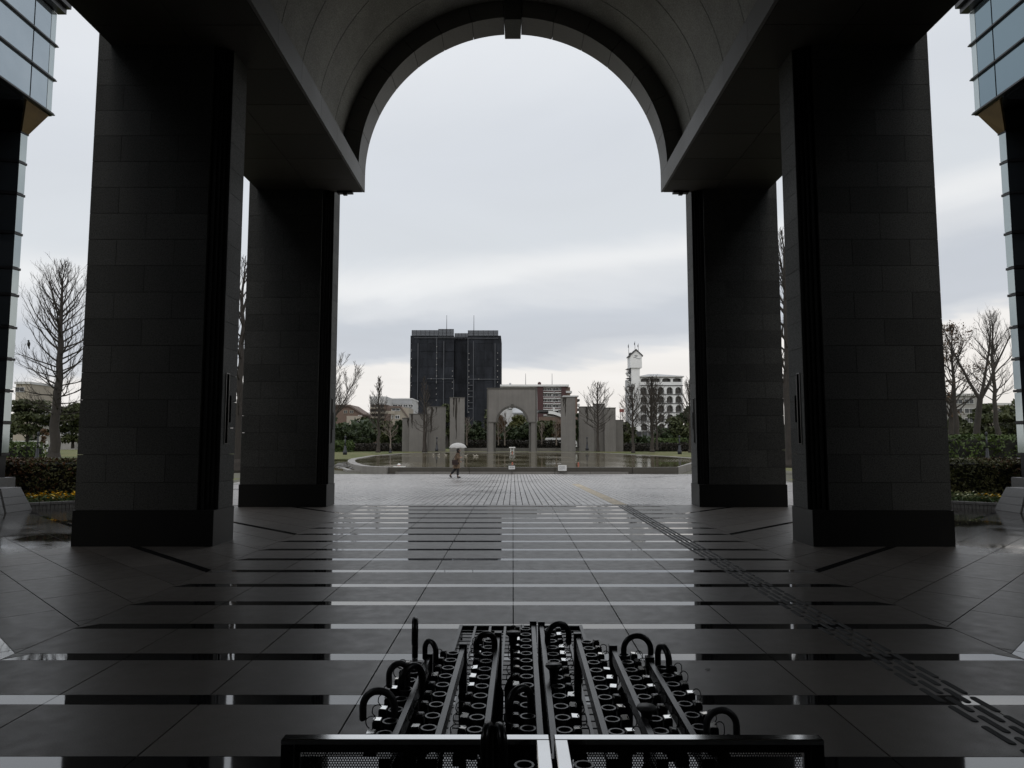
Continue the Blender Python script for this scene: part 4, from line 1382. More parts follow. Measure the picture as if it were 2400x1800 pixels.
YA = 109.0
def arch():
    root = thing('stone_arch', 'square stone gateway with a round arch beyond the pond', 'arch', (0, YA + .7, ZG))
    X = lambda px: PT(px, 1040, YA).x
    Z = lambda py: PT(1200, py, YA).z
    xl, xr, xc = X(1141), X(1258.5), X(1200.7)
    zt, zs = Z(909), Z(988.5)
    r_in = (X(1239) - X(1162.5)) / 2 - .28; r_out = r_in + .28
    zc_ = zs
    y0, y1 = YA, YA + 1.5
    # upper block with the round opening
    n = 32
    m_ = MB(); vs_, fs_ = [], []
    xa, xb = xl + .22, xr - .22
    top = zt - .16
    pts = []
    for i in range(n + 1):
        t_ = math.pi - math.pi * i / n
        x, z = xc + r_out * math.cos(t_), zc_ + r_out * math.sin(t_)
        # matching point on the outer rectangle
        c_, s_ = math.cos(t_), math.sin(t_)
        k = min(((xb - xc) if c_ > 0 else (xc - xa)) / max(abs(c_), 1e-6), (top - zc_) / max(s_, 1e-6))
        pts.append(((x, z), (xc + c_ * k, zc_ + s_ * k)))
    extra = {}
    for (x, z), (X_, Z_) in pts:
        vs_ += [(x, y0, z), (X_, y0, Z_), (x, y1, z), (X_, y1, Z_)]
    for i in range(n):
        o, q = 4 * i, 4 * i + 4
        fs_ += [(o, o + 1, q + 1, q), (o + 2, q + 2, q + 3, o + 3), (o, q, q + 2, o + 2)]
    m_.add(vs_, fs_)
    # corner fillers of the rectangle
    for i in range(n):
        (a_, b_3), (c_, d_) = pts[i][1], pts[i + 1][1]
        if abs(a_ - c_) > 1e-4 and abs(b_3 - d_) > 1e-4:
            cx_ = xa if a_ < xc else xb
            for y_ in (y0, y1): m_.add([(a_, y_, b_3), (cx_, y_, top), (c_, y_, d_)], [(0, 1, 2)])
    m_.box(xa, xb, y0 + .02, y1 - .02, top - .3, top)
    m_.box(xa + .001, xa + .3, y0 + .02, y1 - .02, zc_, top); m_.box(xb - .3, xb - .001, y0 + .02, y1 - .02, zc_, top)
    part('spandrel_wall', m_, M['mon'], root)
    part('coping', MB().box(xl - .05, xr + .05, y0 - .1, y1 + .1, zt - .158, zt), M['mon_dark'], root)
    for a_, b_3 in ((xl, xa - .003), (xb + .003, xr)):
        part('corner_pilaster', MB().box(a_, b_3, y0 - .06, y1 + .05, ZG, zt - .16), M['mon_dark'], root)
    # ring of the arch
    vs_n = 16
    for i in range(vs_n):
        a0, a1 = -math.pi / 2 + math.pi * i / vs_n + .004, -math.pi / 2 + math.pi * (i + 1) / vs_n - .004
        m_ = MB(); vs_, fs_ = [], []
        for k in range(3):
            t_ = a0 + (a1 - a0) * k / 2
            for r_ in (r_in, r_out - .003):
                for y_ in (y0 - .10, y1):
                    vs_.append((xc + r_ * math.sin(t_), y_, zc_ + r_ * math.cos(t_)))
        for k in range(2):
            o = 4 * k; q = o + 4
            fs_ += [(o, q, q + 1, o + 1), (o + 2, o + 3, q + 3, q + 2), (o, o + 2, q + 2, q), (o + 1, q + 1, q + 3, o + 3)]
        fs_ += [(0, 1, 3, 2), (8, 10, 11, 9)]
        part('voussoir', m_.add(vs_, fs_), M['mon_dark'], root)
    part('keystone', MB().prism_y([(xc - .16, zc_ + r_in - .12), (xc + .16, zc_ + r_in - .12), (xc + .22, zc_ + r_out + .22), (xc - .22, zc_ + r_out + .22)], y0 - .18, y1 + .05), M['mon_dark'], root)
    # string course and piers
    for a_, b_3, inn in ((xa, X(1163.5), 1), (X(1238), xb, -1)):
        part('string_course', MB().box(a_ + .003, b_3 - .003, y0 - .08, y1 + .04, zs - .14, zs - .003), M['mon_dark'], root)
        if inn > 0: p0, p1, q0, q1 = a_ + .003, X(1156.5), X(1156.5) + .003, X(1161.5)
        else: p0, p1, q0, q1 = X(1245), b_3 - .003, X(1240), X(1245) - .003
        part('pier', MB().box(p0, p1, y0, y1, ZG - .1, zs - .143), M['mon'], root)
        part('pier_jamb', MB().box(q0, q1, y0 + .25, y1 - .1, ZG - .1, zs - .143), M['mon_dark'], root)
    return root
arch()
hedge('low_hedge', 'long dark low hedge behind the arch and its walls', PT(1085, 1040, 116).x, PT(1345, 1040, 116).x, 116, 118, .5, 1.65, 4200, .16, 'hedge_far', seed=21)
hedge('low_hedge', 'dark low hedge behind the left lawn', PT(700, 1040, 112).x, PT(940, 1040, 112).x, 112, 114, .0, 1.1, 4000, .16, 'hedge_far', seed=22)
hedge('low_hedge', 'dark clipped hedge behind the right lawn', PT(1462, 1040, 112).x, PT(1680, 1040, 112).x, 112, 114, .0, 1.15, 4000, .16, 'hedge_far', seed=23)
hedge('low_hedge', 'taller green hedge behind the right lawn, beside the far pillar', PT(1535, 1040, 115).x, PT(1690, 1040, 115).x, 115, 118, .0, 1.9, 3500, .18, 'hedge_green', seed=24)
hedge('low_hedge', 'green hedge on the left lawn beside the far pillar', PT(740, 1040, 108).x, PT(820, 1040, 108).x, 107, 110, .0, 1.5, 2200, .18, 'hedge_green', seed=25)
lw = thing('low_wall', 'low pale stone wall in front of the hedge, behind the arch', 'wall', (0, 114, ZG))
for i in range(14):
    x0_ = PT(1060, 1040, 114).x + i * 1.55
    part('block', MB().box(x0_, x0_ + 1.54, 114, 114.6, -.1, .62), M['mon'], lw)
# ------------------------------------------------------------------ trees
def grow(m_, p, d, L, r0, r1, rnd, n=5, sides=4, up=.25, wig=.12):
    pts, rr = [Vector(p)], [r0]
    d = Vector(d).normalized()
    for i in range(n):
        d = (d + Vector((rnd.gauss(0, wig), rnd.gauss(0, wig), rnd.gauss(0, wig * .6) + up / n))).normalized()
        pts.append(pts[-1] + d * (L / n)); rr.append(r0 + (r1 - r0) * (i + 1) / n)
    m_.tube(pts, rr, sides, cap=False)
    return pts, rr, d
def along(pts, rr, t_):
    k = t_ * (len(pts) - 1); i = min(int(k), len(pts) - 2); f = k - i
    return pts[i].lerp(pts[i + 1], f), rr[i] + (rr[i + 1] - rr[i]) * f, (pts[i + 1] - pts[i]).normalized()
def bare_tree(label, base, H, r0, spread, seed, prim=34, sec=7, twig=4, start=.22, bark='bark', fork=False, prof=None, env=None, rmin=.010, ang0=72, ang1=28, name='bare_tree', leaves=None, nleaf=0, lsize=.06, group=None, wig=.10):
    rnd = random.Random(seed)
    root = thing(name, label, 'tree', tuple(base), 0, group)
    tr, br = MB(), MB()
    tips = []
    trunks = []
    if fork:
        pts, rr, d = grow(tr, (0, 0, -.1), (rnd.uniform(-.05, .05), 0, 1), H * .42, r0, r0 * .72, rnd, 6, 8, .1, .035)
        for a_ in fork:
            dd = Vector((math.sin(a_), rnd.uniform(-.2, .2), math.cos(a_)))
            q = grow(tr, pts[-1] - Vector((0, 0, .1)), dd, H * .6, r0 * .5, rmin * 1.6, rnd, 8, 7, .5, .09)
            trunks.append((q[0], q[1], .42))
        trunks.append((pts, rr, 0))
    else:
        pts = [Vector((rnd.gauss(0, .0045 * H) * (k > 0), rnd.gauss(0, .0045 * H) * (k > 0), -.1 + (H + .1) * k / 12)) for k in range(13)]; rr = [r0 * (1 - k / 12) ** .85 + rmin * 1.5 for k in range(13)]; tr.tube(pts, rr, 8, cap=False)
        trunks.append((pts, rr, 0))
    # root flare
    tr.lathe([(r0 * 1.7, -.15), (r0 * 1.35, .08), (r0 * 1.08, .4), (r0 * .95, .7)], 9)
    if prof is None: prof = lambda t_: (math.sin(math.pi * min(1, max(0, (t_ * .93 + .09)))) ** .7)
    for i in range(prim):
        ti = (i + rnd.random()) / prim
        tk = trunks[0] if not fork else trunks[i % (len(trunks) - (0 if ti < .12 else 1))]
        t_ = start + (1 - start) * ti
        if fork: t_ = ti * .95 + .03 if tk[2] else .75 + .25 * rnd.random()
        p, r_, dt = along(tk[0], tk[1], min(.985, t_))
        az = i * 2.39996 + rnd.uniform(-.5, .5)
        an = R(ang0 + (ang1 - ang0) * ti + rnd.uniform(-10, 10))
        out_ = Vector((math.cos(az), math.sin(az), 0))
        d = dt * math.cos(an) + out_ * math.sin(an)
        L = spread * prof(ti) * rnd.uniform(.75, 1.15)
        if env:      # reach out to an egg-shaped crown
            ez, er = env[0] * H, env[1] * H
            dn = (d + Vector((0, 0, .3))).normalized()
            lo_, hi_ = .2, 12.0
            for _ in range(18):
                mid = (lo_ + hi_) / 2; q_ = p + dn * mid
                if (q_.x ** 2 + q_.y ** 2) / spread ** 2 + ((q_.z - ez) / er) ** 2 < 1: lo_ = mid
                else: hi_ = mid
            L = min(lo_, H * .5) * rnd.uniform(.8, 1.08)
        if L < .2: continue
        rb = max(rmin * 1.3, min(r_ * .55, .016 * L + .008))
        pp, pr, pd = grow(br, p, d, L, rb, rmin, rnd, 6, 5, .55, wig)
        for j in range(sec):
            tj = .2 + .8 * (j + rnd.random()) / sec
            q, qr, qd = along(pp, pr, min(.99, tj))
            a2 = rnd.uniform(0, 6.28)
            o2 = qd.orthogonal().normalized(); o2 = Matrix.Rotation(a2, 3, qd) @ o2
            d2 = qd * math.cos(R(42)) + o2 * math.sin(R(42)) + Vector((0, 0, .35))
            L2 = L * rnd.uniform(.22, .48) * (1.15 - tj * .5)
            sp, sr, sd = grow(br, q, d2, L2, max(qr * .6, rmin * .9), rmin * .7, rnd, 4, 3, .45, wig * 1.3)
            for k in range(twig):
                w_, wr, wd = along(sp, sr, .25 + .75 * (k + rnd.random()) / twig * .99)
                o3 = Matrix.Rotation(rnd.uniform(0, 6.28), 3, wd) @ wd.orthogonal().normalized()
                d3 = wd * .8 + o3 * .6 + Vector((0, 0, .3))
                tp, _, _ = grow(br, w_, d3, L2 * rnd.uniform(.25, .55), rmin * .7, rmin * .4, rnd, 2, 3, .3, wig)
                tips.append(tp[-1])
    part('trunk', tr, M[bark], root, True, world=False)
    part('branches', br, M[bark], root, False, world=False)
    if leaves:
        lv = MB()
        leaf_quads(lv, lambda r_: (tips[r_.randrange(len(tips))] + Vector((r_.gauss(0, .12), r_.gauss(0, .12), r_.gauss(0, .12))), None), nleaf, lsize, rnd)
        part('leaves', lv, M[leaves], root, world=False, kind='stuff')
    return root
def B(px, py, Y, dz=0):
    p = PT(px, py, Y); return Vector((p.x, p.y, p.z + dz))
def Hpx(pyb, pyt, Y): return PT(1200, pyt, Y).z - PT(1200, pyb, Y).z
cy = lambda t_: max(.08, (1 - t_) ** .8 * .75 + .28 * math.sin(math.pi * t_))
bare_tree('big bare tree with a crow in it, left of the near left pillar', B(124, 1073, 44), Hpx(1073, 618, 44), .31, 2.9, 101, 76, 9, 5, .19, 'bark_dark', None, None, (.58, .43), .0075, 95, 24)
bare_tree('bare tree seen in the gap between the two left pillars', B(556, 1102, 44), Hpx(1102, 600, 44), .33, 2.6, 102, 40, 7, 4, .2, 'bark_dark', None, None, (.6, .4), .009, 70, 20)
bare_tree('bare tree seen in the gap between the two right pillars', B(1853, 1090, 42), Hpx(1090, 540, 42), .33, 3.0, 103, 40, 7, 4, .25, 'bark_dark', None, None, (.6, .4), .009, 65, 20)
bare_tree('forked bare tree with a twisted trunk, right of the near right pillar', B(2282, 1073, 44), Hpx(1073, 735, 44), .22, 1.7, 104, 34, 7, 5, .3, 'bark_dark', (-.38, .22, .7), None, None, .007, 60, 25)
bare_tree('slender bare tree standing behind the green hedge, far right', B(2338, 1040, 56), Hpx(1040, 735, 56), .2, 2.2, 105, 34, 8, 5, .3, 'bark_dark', None, None, (.6, .42), .007, 65, 20)
bare_tree('thin tree with a few brown leaves against the near right pillar', B(2243, 1060, 50), Hpx(1060, 770, 50), .2, 2.0, 106, 30, 7, 5, .3, 'bark_dark', None, None, (.6, .42), .007, 60, 20, 'leafy_tree', 'leaf_brown', 1500, .07)
bare_tree('bare tree on the left lawn in front of the evergreens', B(886, 1058, 98), Hpx(1058, 886, 98), .22, 3.0, 107, 44, 8, 5, .28, 'bark', None, lambda t_: max(.15, (1 - t_) * .9 + .15), None, .018, 62, 14)
bare_tree('double-trunked bare tree in front of the left stone walls', B(993, 1058, 104), Hpx(1058, 890, 104), .18, 2.9, 108, 30, 6, 3, .25, 'bark', None, lambda t_: .95 - t_ * .72, None, .018, 88, 22)
bare_tree('thinner stem close beside the double-trunked bare tree', B(998.5, 1058, 104.6), Hpx(1058, 905, 104), .13, 1.9, 109, 20, 5, 3, .3, 'bark', None, lambda t_: .9 - t_ * .7, None, .018, 85, 25)
bare_tree('lone bare tree in front of the right stone walls', B(1401.5, 1056, 104), Hpx(1056, 899, 104), .19, 2.7, 110, 42, 7, 4, .25, 'bark', None, None, (.62, .40), .018, 80, 20)
bare_tree('bare tree at the left side of the white arcaded building', B(1484, 1059, 96), Hpx(1059, 902, 96), .19, 2.2, 111, 44, 8, 5, .22, 'bark', None, None, (.58, .43), .016, 66, 16)
bare_tree('large spreading bare tree in front of the white arcaded building', B(1528.5, 1057, 98), Hpx(1057, 886, 98), .25, 2.9, 112, 56, 8, 5, .18, 'bark', None, None, (.52, .49), .018, 74, 14)
bare_tree('thin bare tree behind the spreading one, right', B(1540, 1053, 106), Hpx(1053, 905, 106), .16, 2.2, 113, 30, 7, 4, .3, 'bark', None, None, (.6, .42), .016, 65, 20)
bare_tree('bare tree half hidden by the far right pillar', B(1618, 1058, 100), Hpx(1058, 893, 100), .2, 2.8, 114, 36, 7, 4, .3, 'bark', None, None, (.6, .42), .016, 66, 20)
bare_tree('broom-headed tree half hidden by the far left pillar', B(772, 1060, 96), Hpx(1060, 868, 96), .26, 4.6, 115, 60, 9, 6, .38, 'bark', (-.4, .15, .6), lambda t_: .6, None, .016, 55, 35)
bare_tree('small pale bare tree beside the tallest left wall', B(1094, 1042, 113), Hpx(1042, 981, 113), .09, 1.7, 116, 20, 5, 2, .2, 'bark_pale', None, None, None, .016, 50, 25)
bare_tree('small pale bare tree inside the arch opening', B(1183, 1042, 113), Hpx(1042, 970, 113), .09, 1.9, 117, 22, 5, 2, .2, 'bark_pale', None, None, None, .016, 50, 25)
bare_tree('slim pale bare tree at the arch\'s left jamb', B(1168, 1042, 114), Hpx(1042, 983, 114), .07, 1.3, 118, 16, 5, 2, .2, 'bark_pale', None, None, None, .016, 45, 25)
bare_tree('small pale bare tree in front of the white truck', B(1304, 1042, 113), Hpx(1042, 985, 113), .09, 1.7, 119, 22, 5, 2, .2, 'bark_pale', None, None, None, .016, 50, 25)
bare_tree('small pale bare tree between arch and right wall', B(1270, 1042, 116), Hpx(1042, 993, 116), .07, 1.4, 121, 16, 5, 2, .25, 'bark_pale', None, None, None, .016, 50, 25)
bare_tree('little pale bare tree on the left lawn', B(915, 1052, 104), Hpx(1052, 997, 104), .09, 1.9, 120, 18, 5, 2, .35, 'bark_pale', None, None, None, .016, 75, 45)

def evergreen(label, base, H, rx, ry, seed, mat='leaf_dark', n=34, per=46, size=.34, low=.12, name='evergreen_tree', cat='tree', layered=False):
    rnd = random.Random(seed)
    root = thing(name, label, cat, tuple(base))
    tr = MB()
    pts, rr, d = grow(tr, (0, 0, -.2), (0, 0, 1), H * .8, .03 * H + .05, .03, rnd, 6, 6, .1, .05)
    cen = []
    for i in range(n):
        for _ in range(30):
            u = Vector((rnd.uniform(-1, 1), rnd.uniform(-1, 1), rnd.uniform(-1, 1)))
            if u.length <= 1: break
        z = H * (low + (1 - low) * (.5 + .5 * u.z))
        k = 1.0 - .35 * max(0, u.z)
        c_ = Vector((u.x * rx * k, u.y * ry * k, z))
        cen.append(c_)
        q, qr, _ = along(pts, rr, min(.95, max(.15, (z - H * .15) / (H * .85))))
        if rnd.random() < .6: tr.tube([q, q.lerp(c_, .6) + Vector((0, 0, .1)), c_], [max(qr * .4, .03), .03, .015], 4, cap=False)
    part('trunk', tr, M['bark_dark'], root, True, world=False)
    lv = MB()
    for c_ in cen:
        cr_ = rnd.uniform(.55, 1.15) * min(rx, H * .5) * .42
        for _ in range(per):
            u = Vector((rnd.gauss(0, 1), rnd.gauss(0, 1), rnd.gauss(0, 1))).normalized() * (rnd.random() ** .35)
            p = c_ + Vector((u.x * cr_, u.y * cr_, u.z * cr_ * (.4 if layered else .75)))
            if p.z < .1: continue
            leaf_quads(lv, lambda r_: (p, (u + Vector((0, 0, .6))).normalized()), 1, size, rnd, .45)
    part('crown', lv, M[mat], root, world=False)
    return root
EV = [  # px, base py, top py, Y, half width px, material, label
    (760, 1046, 968, 122, 36, 'leaf_dark', 'dark evergreen tree at the far left pillar\'s edge, behind the lawn'),
    (815, 1046, 1000, 124, 30, 'leaf_dark', 'low dark evergreen behind the hedge, left of the lawn tree'),
    (850, 1046, 1003, 128, 30, 'leaf_dark', 'rounded dark evergreen right behind the lawn tree'),
    (905, 1046, 990, 126, 28, 'leaf_mid', 'olive evergreen under the beige house'),
    (938, 1046, 985, 124, 20, 'leaf_dark', 'dark evergreen against the lowest left wall'),
    (1048, 1046, 944, 121, 17, 'leaf_mid', 'olive tree filling the gap between the left walls'),
    (1112, 1046, 990, 124, 26, 'leaf_dark', 'dark evergreen just right of the tallest left wall'),
    (1140, 1046, 955, 128, 26, 'leaf_mid', 'tall olive evergreen touching the arch\'s left side'),
    (1172, 1046, 975, 134, 16, 'leaf_brown', 'brownish tree behind the arch\'s left jamb'),
    (1215, 1046, 976, 126, 28, 'leaf_yel', 'yellow-green tree behind the arch opening'),
    (1232, 1046, 996, 122, 24, 'leaf_dark', 'dark shrub at the bottom right of the arch opening'),
    (1195, 1046, 1000, 124, 24, 'leaf_dark', 'dark shrub at the bottom middle of the arch opening'),
    (1278, 1046, 976, 128, 28, 'leaf_mid', 'olive tree between arch and truck'),
    (1306, 1046, 990, 132, 22, 'leaf_brown', 'brown-leaved tree above the white truck'),
    (1356, 1046, 965, 122, 8, 'leaf_dark', 'narrow dark tree in the slot between the right walls'),
    (1470, 1046, 992, 124, 20, 'leaf_mid', 'low olive tree beside the right end wall'),
    (1585, 1046, 980, 122, 32, 'leaf_mid', 'olive shrub mass at the foot of the white building'),
    (1618, 1046, 958, 124, 32, 'leaf_dark', 'dark evergreen next to the far right pillar'),
    (1555, 1046, 1003, 121, 24, 'leaf_dark', 'dark low shrub behind the spreading bare tree'),
    (60, 1046, 936, 62, 62, 'leaf_mid', 'spreading olive pine behind the big bare tree, left'),
    (170, 1046, 948, 64, 50, 'leaf_mid', 'second olive pine half hidden by the near left pillar'),
    (2330, 1046, 948, 64, 70, 'leaf_mid', 'olive pine behind the slender tree, far right'),
    (2400, 1046, 930, 66, 60, 'leaf_mid', 'olive pine cut by the right glass block'),
    (2235, 1046, 975, 62, 40, 'leaf_mid', 'low olive tree beside the near right pillar'),
    (630, 1046, 985, 124, 50, 'leaf_dark', 'dark evergreen mostly behind the far left pillar'),
    (1760, 1046, 970, 124, 60, 'leaf_dark', 'dark evergreen mostly behind the far right pillar'),
]
for i, (px, pb, pt_, Y, hw, mat, lab) in enumerate(EV):
    b = B(px, pb, Y); H = Hpx(pb, pt_, Y); rx = hw / FPX * Y
    near = Y < 80
    evergreen(lab, b, H, rx, min(rx, 4.0), 300 + i, mat, 40 if near else 30, 90 if near else 52, .20 if near else .33, .12, layered=near)
m_ = B(95, 1020, 60)
evergreen('small orange-brown shrub beside the lamp post, far left', B(97, 1050, 58), 1.6, .45, .45, 398, 'leaf_brown', 8, 60, .1, .2, 'shrub', 'shrub')
evergreen('shaggy tree with last brown leaves at the near right pillar', B(2228, 1060, 54), Hpx(1060, 800, 54), 1.1, 1.1, 399, 'leaf_brown', 26, 26, .10, .3)

# far tree line that closes the view behind the park
rnd = random.Random(5)
m_ = MB()
def far_pt(r_):
    x = r_.uniform(-190, 190); y = r_.uniform(150, 165)
    h = 4.2 + 1.6 * math.sin(x * .13) + 1.2 * math.sin(x * .37 + 1)
    if PT(1340, 1000, 157).x < x < PT(1660, 1000, 157).x: h = min(h, 2.6)
    return Vector((x, y, .2 + h * r_.random() ** .7)), None
leaf_quads(m_, far_pt, 16000, .8, rnd)
fw = part('distant_trees', m_, M['leaf_dark'])
fw['kind'] = 'stuff'; fw['label'] = 'dark band of distant trees behind the park'

# ------------------------------------------------------------------ crow, ducks, floats, signs, lamps
cb = B(66, 812, 43.2)
root = thing('crow', 'black crow perched on a left branch of the big bare tree', 'bird', tuple(cb))
m_ = MB().ball((0, 0, .16), .085, .10, .17, 10, 7)
m_.tube([(0, 0, .1), (.02, .02, -.05), (.03, .03, -.16)], [.06, .05, .02], 6)
part('body', m_, M['crow'], root, True, world=False)
m_ = MB().ball((-.01, -.02, .36), .055, .06, .06, 8, 6); m_.tube([(-.03, -.02, .36), (-.12, -.03, .34)], [.02, .004], 5)
part('head', m_, M['crow'], root, True, world=False)
for s_ in (-.03, .03): part('leg', MB().tube([(s_, 0, .04), (s_, 0, -.04)], .008, 4), M['crow'], root, world=False)
ducks = [(1016, 1068), (1027.5, 1068, ), (1044.5, 1068), (1091.5, 1069.3), (1113, 1070), (1119, 1070)]
dl = ['leftmost pale duck floating on the pond', 'second pale duck from the left on the pond', 'third pale duck from the left, beside the umbrella carrier', 'pale duck just right of the umbrella carrier', 'left duck of the close pair on the pond', 'right duck of the close pair on the pond']
for (x, y), lab in zip(ducks, dl):
    c_ = GP(x, y, ZW)
    root = thing('duck', lab, 'duck', (c_.x, c_.y, ZW - .02), random.uniform(0, 6), 'ducks on the pond')
    part('body', MB().ball((0, 0, .07), .17, .09, .08, 10, 6).tube([(-.13, 0, .09), (-.23, 0, .14)], [.06, .01], 6), M['duck'], root, True, world=False)
    part('head', MB().tube([(.11, 0, .1), (.14, 0, .17), (.155, 0, .21)], [.04, .03, .04], 7).ball((.16, 0, .22), .05, .04, .04, 8, 5).tube([(.19, 0, .215), (.255, 0, .205)], [.02, .01], 5), M['duck'], root, True, world=False)
def nozzle(label, px, py, h):
    c_ = GP(px, py, ZW)
    root = thing('fountain_float', label, 'float', (c_.x, c_.y, ZW - .05), 0, 'orange floats in the pond')
    part('float', MB().lathe([(.03, 0), (.07, .02), (.07, h * .35), (.04, h * .45)], 12), M['orange'], root, True, world=False)
    part('lamp', MB().lathe([(.04, h * .45), (.055, h * .6), (.05, h * .85), (.02, h)], 12), M['orange'], root, True, world=False)
nozzle('orange float just behind the small white sign', 1201, 1088, .2)
nozzle('orange float right of the large notice board', 1355.5, 1089.5, .22)
nozzle('orange float at the far rim under the white frame', 1200.5, 1062.5, .3)
c_ = GP(935, 1094, ZW)
root = thing('fountain_float', 'white float on a flat board at the pond\'s left side', 'float', (c_.x, c_.y, ZW))
part('board', MB().box(-.35, .40, -.12, .12, -.02, .03), M['white'], root, world=False)
part('lamp', MB().lathe([(.09, .03), (.10, .08), (.08, .17), (.03, .2)], 12), M['white'], root, True, world=False)
part('collar', MB().lathe([(.105, .07), (.105, .1)], 12), M['orange'], root, world=False)
# white frame at the far rim
c_ = B(1200.5, 1060, 106)
root = thing('white_table', 'small white table-like frame on the far rim in front of the arch', 'table', (c_.x, c_.y, ZW + .05))
part('top', MB().box(-.47, .47, -.2, .2, .55, .72), M['white'], root, world=False)
part('crossbar', MB().box(-.24, .24, -.06, .06, .2, .28), M['white'], root, world=False)
for s_ in (-1, 1): part('leg', MB().box(s_ * .24 - .05, s_ * .24 + .05, -.06, .06, 0, .549), M['white'], root, world=False)
def notice(label, px0, px1, py0, py1, Y, lines, border):
    a_, b_3 = PT(px0, py1, Y), PT(px1, py0, Y)
    cx_ = (a_.x + b_3.x) / 2; w = b_3.x - a_.x; h = b_3.z - a_.z
    root = thing('notice_board', label, 'sign', (cx_, Y, a_.z))
    part('board', MB().box(-w / 2, w / 2, 0, .04, 0, h), M['white'], root, world=False)
    if border:
        m_ = MB(); t_ = .025
        m_.box(-w / 2 - t_, w / 2 + t_, -.012, .05, -t_, -.001); m_.box(-w / 2 - t_, w / 2 + t_, -.012, .05, h + .001, h + t_)
        m_.box(-w / 2 - t_, -w / 2 - .001, -.012, .05, 0, h); m_.box(w / 2 + .001, w / 2 + t_, -.012, .05, 0, h)
        part('frame', m_, M['post'], root, world=False)
    m_ = MB(); r_ = random.Random(int(px0))
    for z_, hh, x0_, x1_ in lines:
        x = -w / 2 + x0_ * w
        while x < -w / 2 + x1_ * w:
            ww = r_.uniform(.4, .9) * hh * h
            m_.box(x, min(x + ww, -w / 2 + x1_ * w), -.004, -.001, h * z_, h * (z_ + hh * r_.uniform(.7, 1))); x += ww + hh * h * .35
    part('lettering', m_, M['mark'], root, world=False)
    for s_ in (-1, 1):
        part('foot', MB().box(s_ * w * .35 - .02, s_ * w * .35 + .02, .041, .16, 0, .03), M['post'], root, world=False)
notice('small white notice with dark border on the pond wall, in line with the arch', 1191.8, 1207, 1091.5, 1100, 41.18, [(.35, .22, .14, .86), (.68, .08, .25, .75)], True)
notice('larger plain white notice board leaning on the pond wall', 1308, 1328, 1090, 1103.5, 41.12, [(.72, .07, .12, .8), (.58, .05, .12, .85), (.46, .05, .12, .8), (.34, .05, .12, .86), (.22, .05, .12, .6)], False)
def lamp_post(label, px, pyb, pyt, Y, wide=1.0, blue=False):
    b = B(px, pyb, Y); H = Hpx(pyb, pyt, Y)
    root = thing('lamp_post', label, 'lamp post', tuple(b), 0, 'dark park lamp posts')
    part('base', MB().lathe([(.24 * wide, 0), (.24 * wide, H * .18), (.16 * wide, H * .22), (.13 * wide, H * .45), (.10 * wide, H * .47)], 10), M['post'], root, True, world=False)
    part('shaft', MB().lathe([(.085 * wide, H * .44), (.06 * wide, H * .86)], 10), M['post'], root, True, world=False)
    part('lantern', MB().lathe([(.05 * wide, H * .86), (.11 * wide, H * .88), (.12 * wide, H * .96), (.03, H)], 10), M['post'], root, True, world=False)
lamp_post('dark lamp post in front of the left stone walls', 1023.6, 1058, 1024, 103)
lamp_post('dark lamp post in front of the right stone walls', 1376, 1056, 1024, 104)
lamp_post('dark lamp post on the left lawn near the far pillar', 808.4, 1066, 1021, 78)
lamp_post('dark lamp post on the right lawn near the far pillar', 1593, 1064.5, 1020, 80)
lamp_post('short dark bollard post right of the left lawn tree', 914.4, 1061.5, 1050, 90, .9)
lamp_post('slim lamp post before the green hedge, left of the big bare tree', 85, 1086, 1012, 33, .45)
lamp_post('slim lamp post before the rounded hedge, far right', 2314.5, 1086, 1012, 33, .45)

# ------------------------------------------------------------------ buildings
def bpx(px0, px1, py0, py1, Y):
    a_, b_3 = PT(px0, py1, Y), PT(px1, py0, Y); return a_.x, b_3.x, a_.z, b_3.z
def windows(root, rects, Y, mat='pane', frame=None, depth=.12):
    for (p0, p1, q0, q1) in rects:
        x0, x1, z0, z1 = bpx(p0, p1, q0, q1, Y)
        w = part('window', MB().box(x0, x1, Y - depth * .4, Y + .05, z0, z1), M[mat], root)
        if frame:
            t_ = .09
            m_ = MB()
            for a_ in ((x0 - t_, x1 + t_, z0 - t_, z0), (x0 - t_, x1 + t_, z1, z1 + t_), (x0 - t_, x0, z0, z1), (x1, x1 + t_, z0, z1), ((x0 + x1) / 2 - .03, (x0 + x1) / 2 + .03, z0, z1)):
                m_.box(a_[0], a_[1], Y - depth, Y + .02, a_[2], a_[3])
            part('frame', m_, M[frame], w)
# black netted tower
YT = 260
root = thing('netted_tower', 'tall block wrapped in black scaffold netting', 'building', (PT(1066, 1040, YT).x, YT, 0))
X = lambda p: PT(p, 1000, YT).x
Z = lambda q: PT(1066, q, YT).z
xl, xm0, xm1, xr = X(959.5), X(1063), X(1096), X(1173.5)
zt, zt2, ztm = Z(774), Z(786.5), Z(790)
part('block', MB().box(xl + .4, xm0 - .2, YT + .4, YT + 22, 0, zt2).box(xm1 + .2, xr - .4, YT + .4, YT + 22, 0, zt2).box(xm0 - .2, xm1 + .2, YT + 4, YT + 21.9, 0, ztm), M['net'], root)
me_cache = {}
def netp(x0, x1, z0, z1, y, mat='net', nm='net_panel'):
    key = (round(x1 - x0, 2), round(z1 - z0, 2), mat)
    if key not in me_cache: me_cache[key] = MB().box(-key[0] / 2 + .015, key[0] / 2 - .015, -.06, .06, -key[1] / 2 + .02, key[1] / 2 - .02).mesh(nm)
    link(nm, me_cache[key], M[mat], root, ((x0 + x1) / 2 - root.location.x, y - YT, (z0 + z1) / 2))
fl = [i * (zt2 / 14) for i in range(15)]
